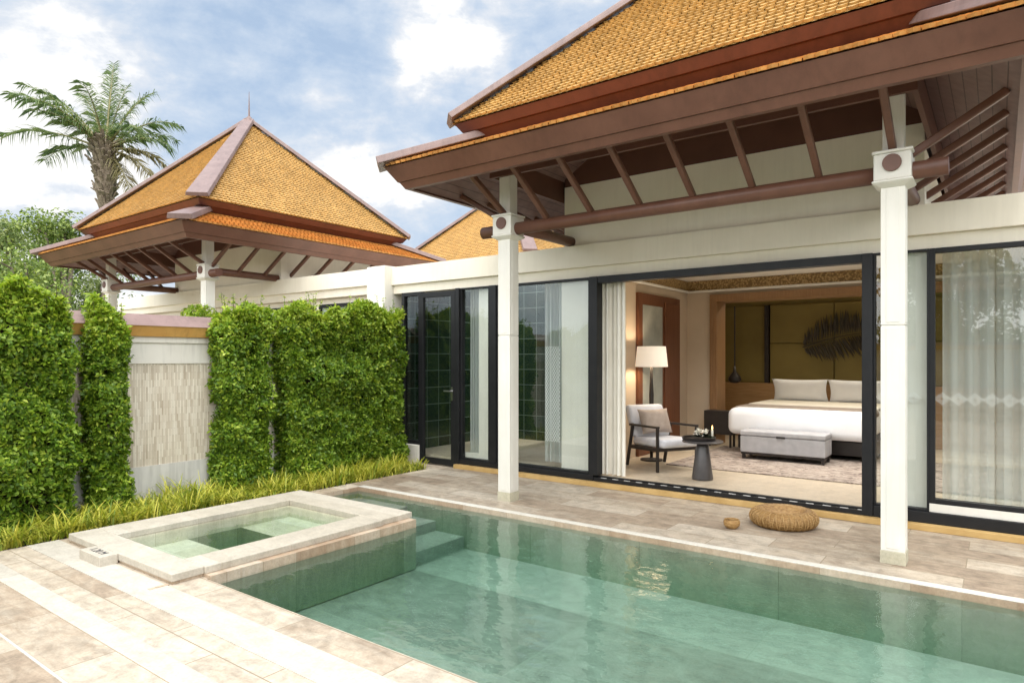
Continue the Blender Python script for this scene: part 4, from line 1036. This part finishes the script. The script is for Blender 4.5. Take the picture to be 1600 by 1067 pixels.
for i in range(26):
    a = random.uniform(0, 2 * PI); dv = Vector((math.cos(a), math.sin(a), random.uniform(0, .6))).normalized(); s_ = dv.cross(Vector((0, 0, 1))).normalized()
    lm.quad(Vector((0, 0, .02)), dv * .09 + s_ * .022 + Vector((0, 0, .02)), dv * .16 + Vector((0, 0, .01)), dv * .09 - s_ * .022 + Vector((0, 0, .02)))
fm.build('blossom', 'petal', fw); lm.build('leaves', 'flowerleaf', fw)
cd = thing('candle', 'lit slim candle behind the white blossoms', 'candle', (-2.84, 7.98, tz + .012))
m = MB(); m.lathe([(.014, 0), (.014, .11), (.004, .112)], 12); m.build('wax', 'petal', cd)
m = MB(); m.lathe([(.002, .112), (.009, .13), (.006, .15), (.001, .17)], 10); m.build('flame', 'flame', cd, smooth=True)
# floor lamp
lp = thing('floor_lamp', 'black floor lamp with lit white drum shade behind the armchair', 'floor lamp', (-4.06, 8.88, FZ))
m = MB(); m.lathe([(.16, 0), (.16, .02), (.03, .035), (.014, .05)], 24); m.build('base', 'darkwood', lp)
m = MB(); m.lathe([(.022, .03), (.03, .75), (.035, .95), (.02, 1.2), (.012, 1.62)], 14); m.build('stem', 'darkwood', lp, smooth=True)
m = MB(); m.lathe([(.235, 1.36), (.205, 1.655), (.2, 1.655), (.23, 1.36)], 36); m.f = m.f[:-2]; m.build('shade', 'shade', lp, smooth=True)
ll = bpy.data.lights.new('lamp_bulb', 'POINT'); ll.energy = 22; ll.color = (1, .80, .56); ll.shadow_soft_size = .06
lo = bpy.data.objects.new('lamp_bulb', ll); COL.objects.link(lo); lo.parent = lp; lo.location = (0, 0, 1.5)
# cove lights glowing over the alcove panels (lit in the photograph)
def strip(name, loc, sx, sy, e, col, rot):
    l_ = bpy.data.lights.new(name, 'AREA'); l_.shape = 'RECTANGLE'; l_.size = sx; l_.size_y = sy; l_.energy = e; l_.color = col; l_.spread = R_(115)
    o = bpy.data.objects.new(name, l_); COL.objects.link(o); o.location = loc; o.rotation_euler = rot
strip('cove_light', (-1.9, 12.2, 2.9), 4.5, .08, 30, (1, .88, .68), (R_(-25), 0, 0))
strip('bedroom_fill', (-1.6, 9.3, 2.92), 3.2, 1.2, 60, (1, .95, .88), (0, 0, 0))  # added fill to brighten the bedroom; no lamp seen here
# curtains
def curtain(name, label, x0, x1, y, z0, z1, mat, folds, amp, grp=None, sx=0):
    m = MB(); nx = folds * 8
    def sf(a, b):
        x = x0 + (x1 - x0) * a; ph = a * folds * 2 * PI
        return (x + .012 * math.sin(ph * 2.3 + 1), y + amp * math.sin(ph + .5 * math.sin(a * 9)) * (1 - .25 * b), z0 + (z1 - z0) * b)
    m.grid(sf, nx, 6); o = m.build(name, mat, smooth=True); tag(o, label, 'curtain', grp); return o
curtain('curtain', 'ivory drape gathered at the left of the open doorway', -4.12, -3.74, 7.435, FZ + .01, 2.72, 'curtain', 5, .04)
curtain('curtain', 'sheer curtain behind the right hand window', -.44, 3.0, 7.50, .14, 2.68, 'sheer', 26, .05)
curtain('curtain', 'pale sheer curtain behind the narrow pane beside the glass door', -6.3, -6.06, 7.44, .2, 2.62, 'sheer', 5, .02)
curtain('curtain', 'sheer curtain behind the pane right of the left white post', -5.0, -4.65, 7.48, .2, 2.62, 'sheer', 5, .03)

# ------------------------------------------------------------------ things on the deck
pf = thing('pouf', 'round woven rattan floor pouf on the terrace', 'pouf', (-1.66, 6.62, .001))
m = MB(); prof = []
R0, H0 = .305, .150
for i in range(25):
    a = -PI / 2 + PI * i / 24; rr = R0 - .085 + .085 * math.cos(a); z = H0 / 2 + H0 / 2 * math.sin(a)
    k = .006 * math.cos(i * PI); prof.append((rr + k * math.cos(a), max(0.0, z + k * math.sin(a))))
prof += [(.19, H0 - .012), (.13, H0 - .04), (.05, H0 - .052), (.01, H0 - .055)]
m.lathe(prof, 64); m.build('coil', 'rattan', pf, smooth=True)
m = MB()
for k in range(30):
    a = 2 * PI * k / 30
    for j in range(2):
        pts = []
        for i in range(13):
            t = -PI / 2 * .8 + PI * .82 * i / 12; rr = R0 - .085 + .089 * math.cos(t); z = H0 / 2 + H0 * .515 * math.sin(t); aa = a + (1 if j else -1) * .11 * i / 12
            pts.append((rr * math.cos(aa), rr * math.sin(aa), z))
        m.tube(pts, .0055, 5)
m.build('weave', 'rattanlight', pf, smooth=True)
bw = thing('bowl', 'small wooden bowl on the terrace left of the rattan pouf', 'bowl', (-2.02, 6.2, .001))
m = MB(); m.lathe([(.03, 0), (.045, .002), (.072, .03), (.076, .06), (.068, .085), (.062, .083), (.068, .058), (.06, .03), (.03, .014), (.005, .012)], 28); m.build('shell', 'rattan', bw, smooth=True)
m = MB(); m.lathe([(.058, .052), (.05, .06), (.02, .066), (.004, .066)], 20); m.build('filling', 'twig', bw)

# ------------------------------------------------------------------ garden behind the camera, seen in the glass
bwall = thing('garden_wall', 'rear garden wall mirrored in the right hand window glass', 'garden wall', (0, -7.6, 0))
m = MB(); m.box(-7.6, -7.7, -.6, 10, -7.5, 1.84); m.build('body', 'wallwhite', bwall, world=True)
m = MB(); m.box(-7.6, -7.8, 1.841, 10, -7.4, 1.97); m.build('coping_fascia', 'orangecap', bwall, world=True)
m = MB(); m.box(-7.6, -7.85, 1.971, 10, -7.35, 2.05); m.build('coping', 'mauvecap', bwall, world=True)
dst = thing('garden_steps', 'pale stone steps mirrored low in the right hand window', 'steps', (2, -6.3, 0))
for i, (y0, z1) in enumerate(((-5.6, .18), (-6.0, .36), (-6.4, .54))):
    m = MB(); m.box(-4, y0 - 1.2 + .3 * i, .001 if i == 0 else z1 - .179, 9, y0, z1); m.build('step', 'coping', dst, world=True)
for px_, ds_, zt_, lb in ((800, -13, 7.5, 'leafy tree behind the camera mirrored in the window glass'), (300, -14, 7.2, 'broad tree behind the rear wall mirrored in the glass'), (1250, -14.5, 7.8, 'round tree mirrored in the far right glass'),
                          (-100, -15, 7.0, 'dark tree mirrored in the right hand window beyond the leafy tree'), (1700, -16, 7.6, 'tall tree mirrored at the edge of the right hand window')):
    tree(lb, px_, ds_, zt_, 3.8, 15000, 'treeleaf', .30, .4, 18, 'tree', None)
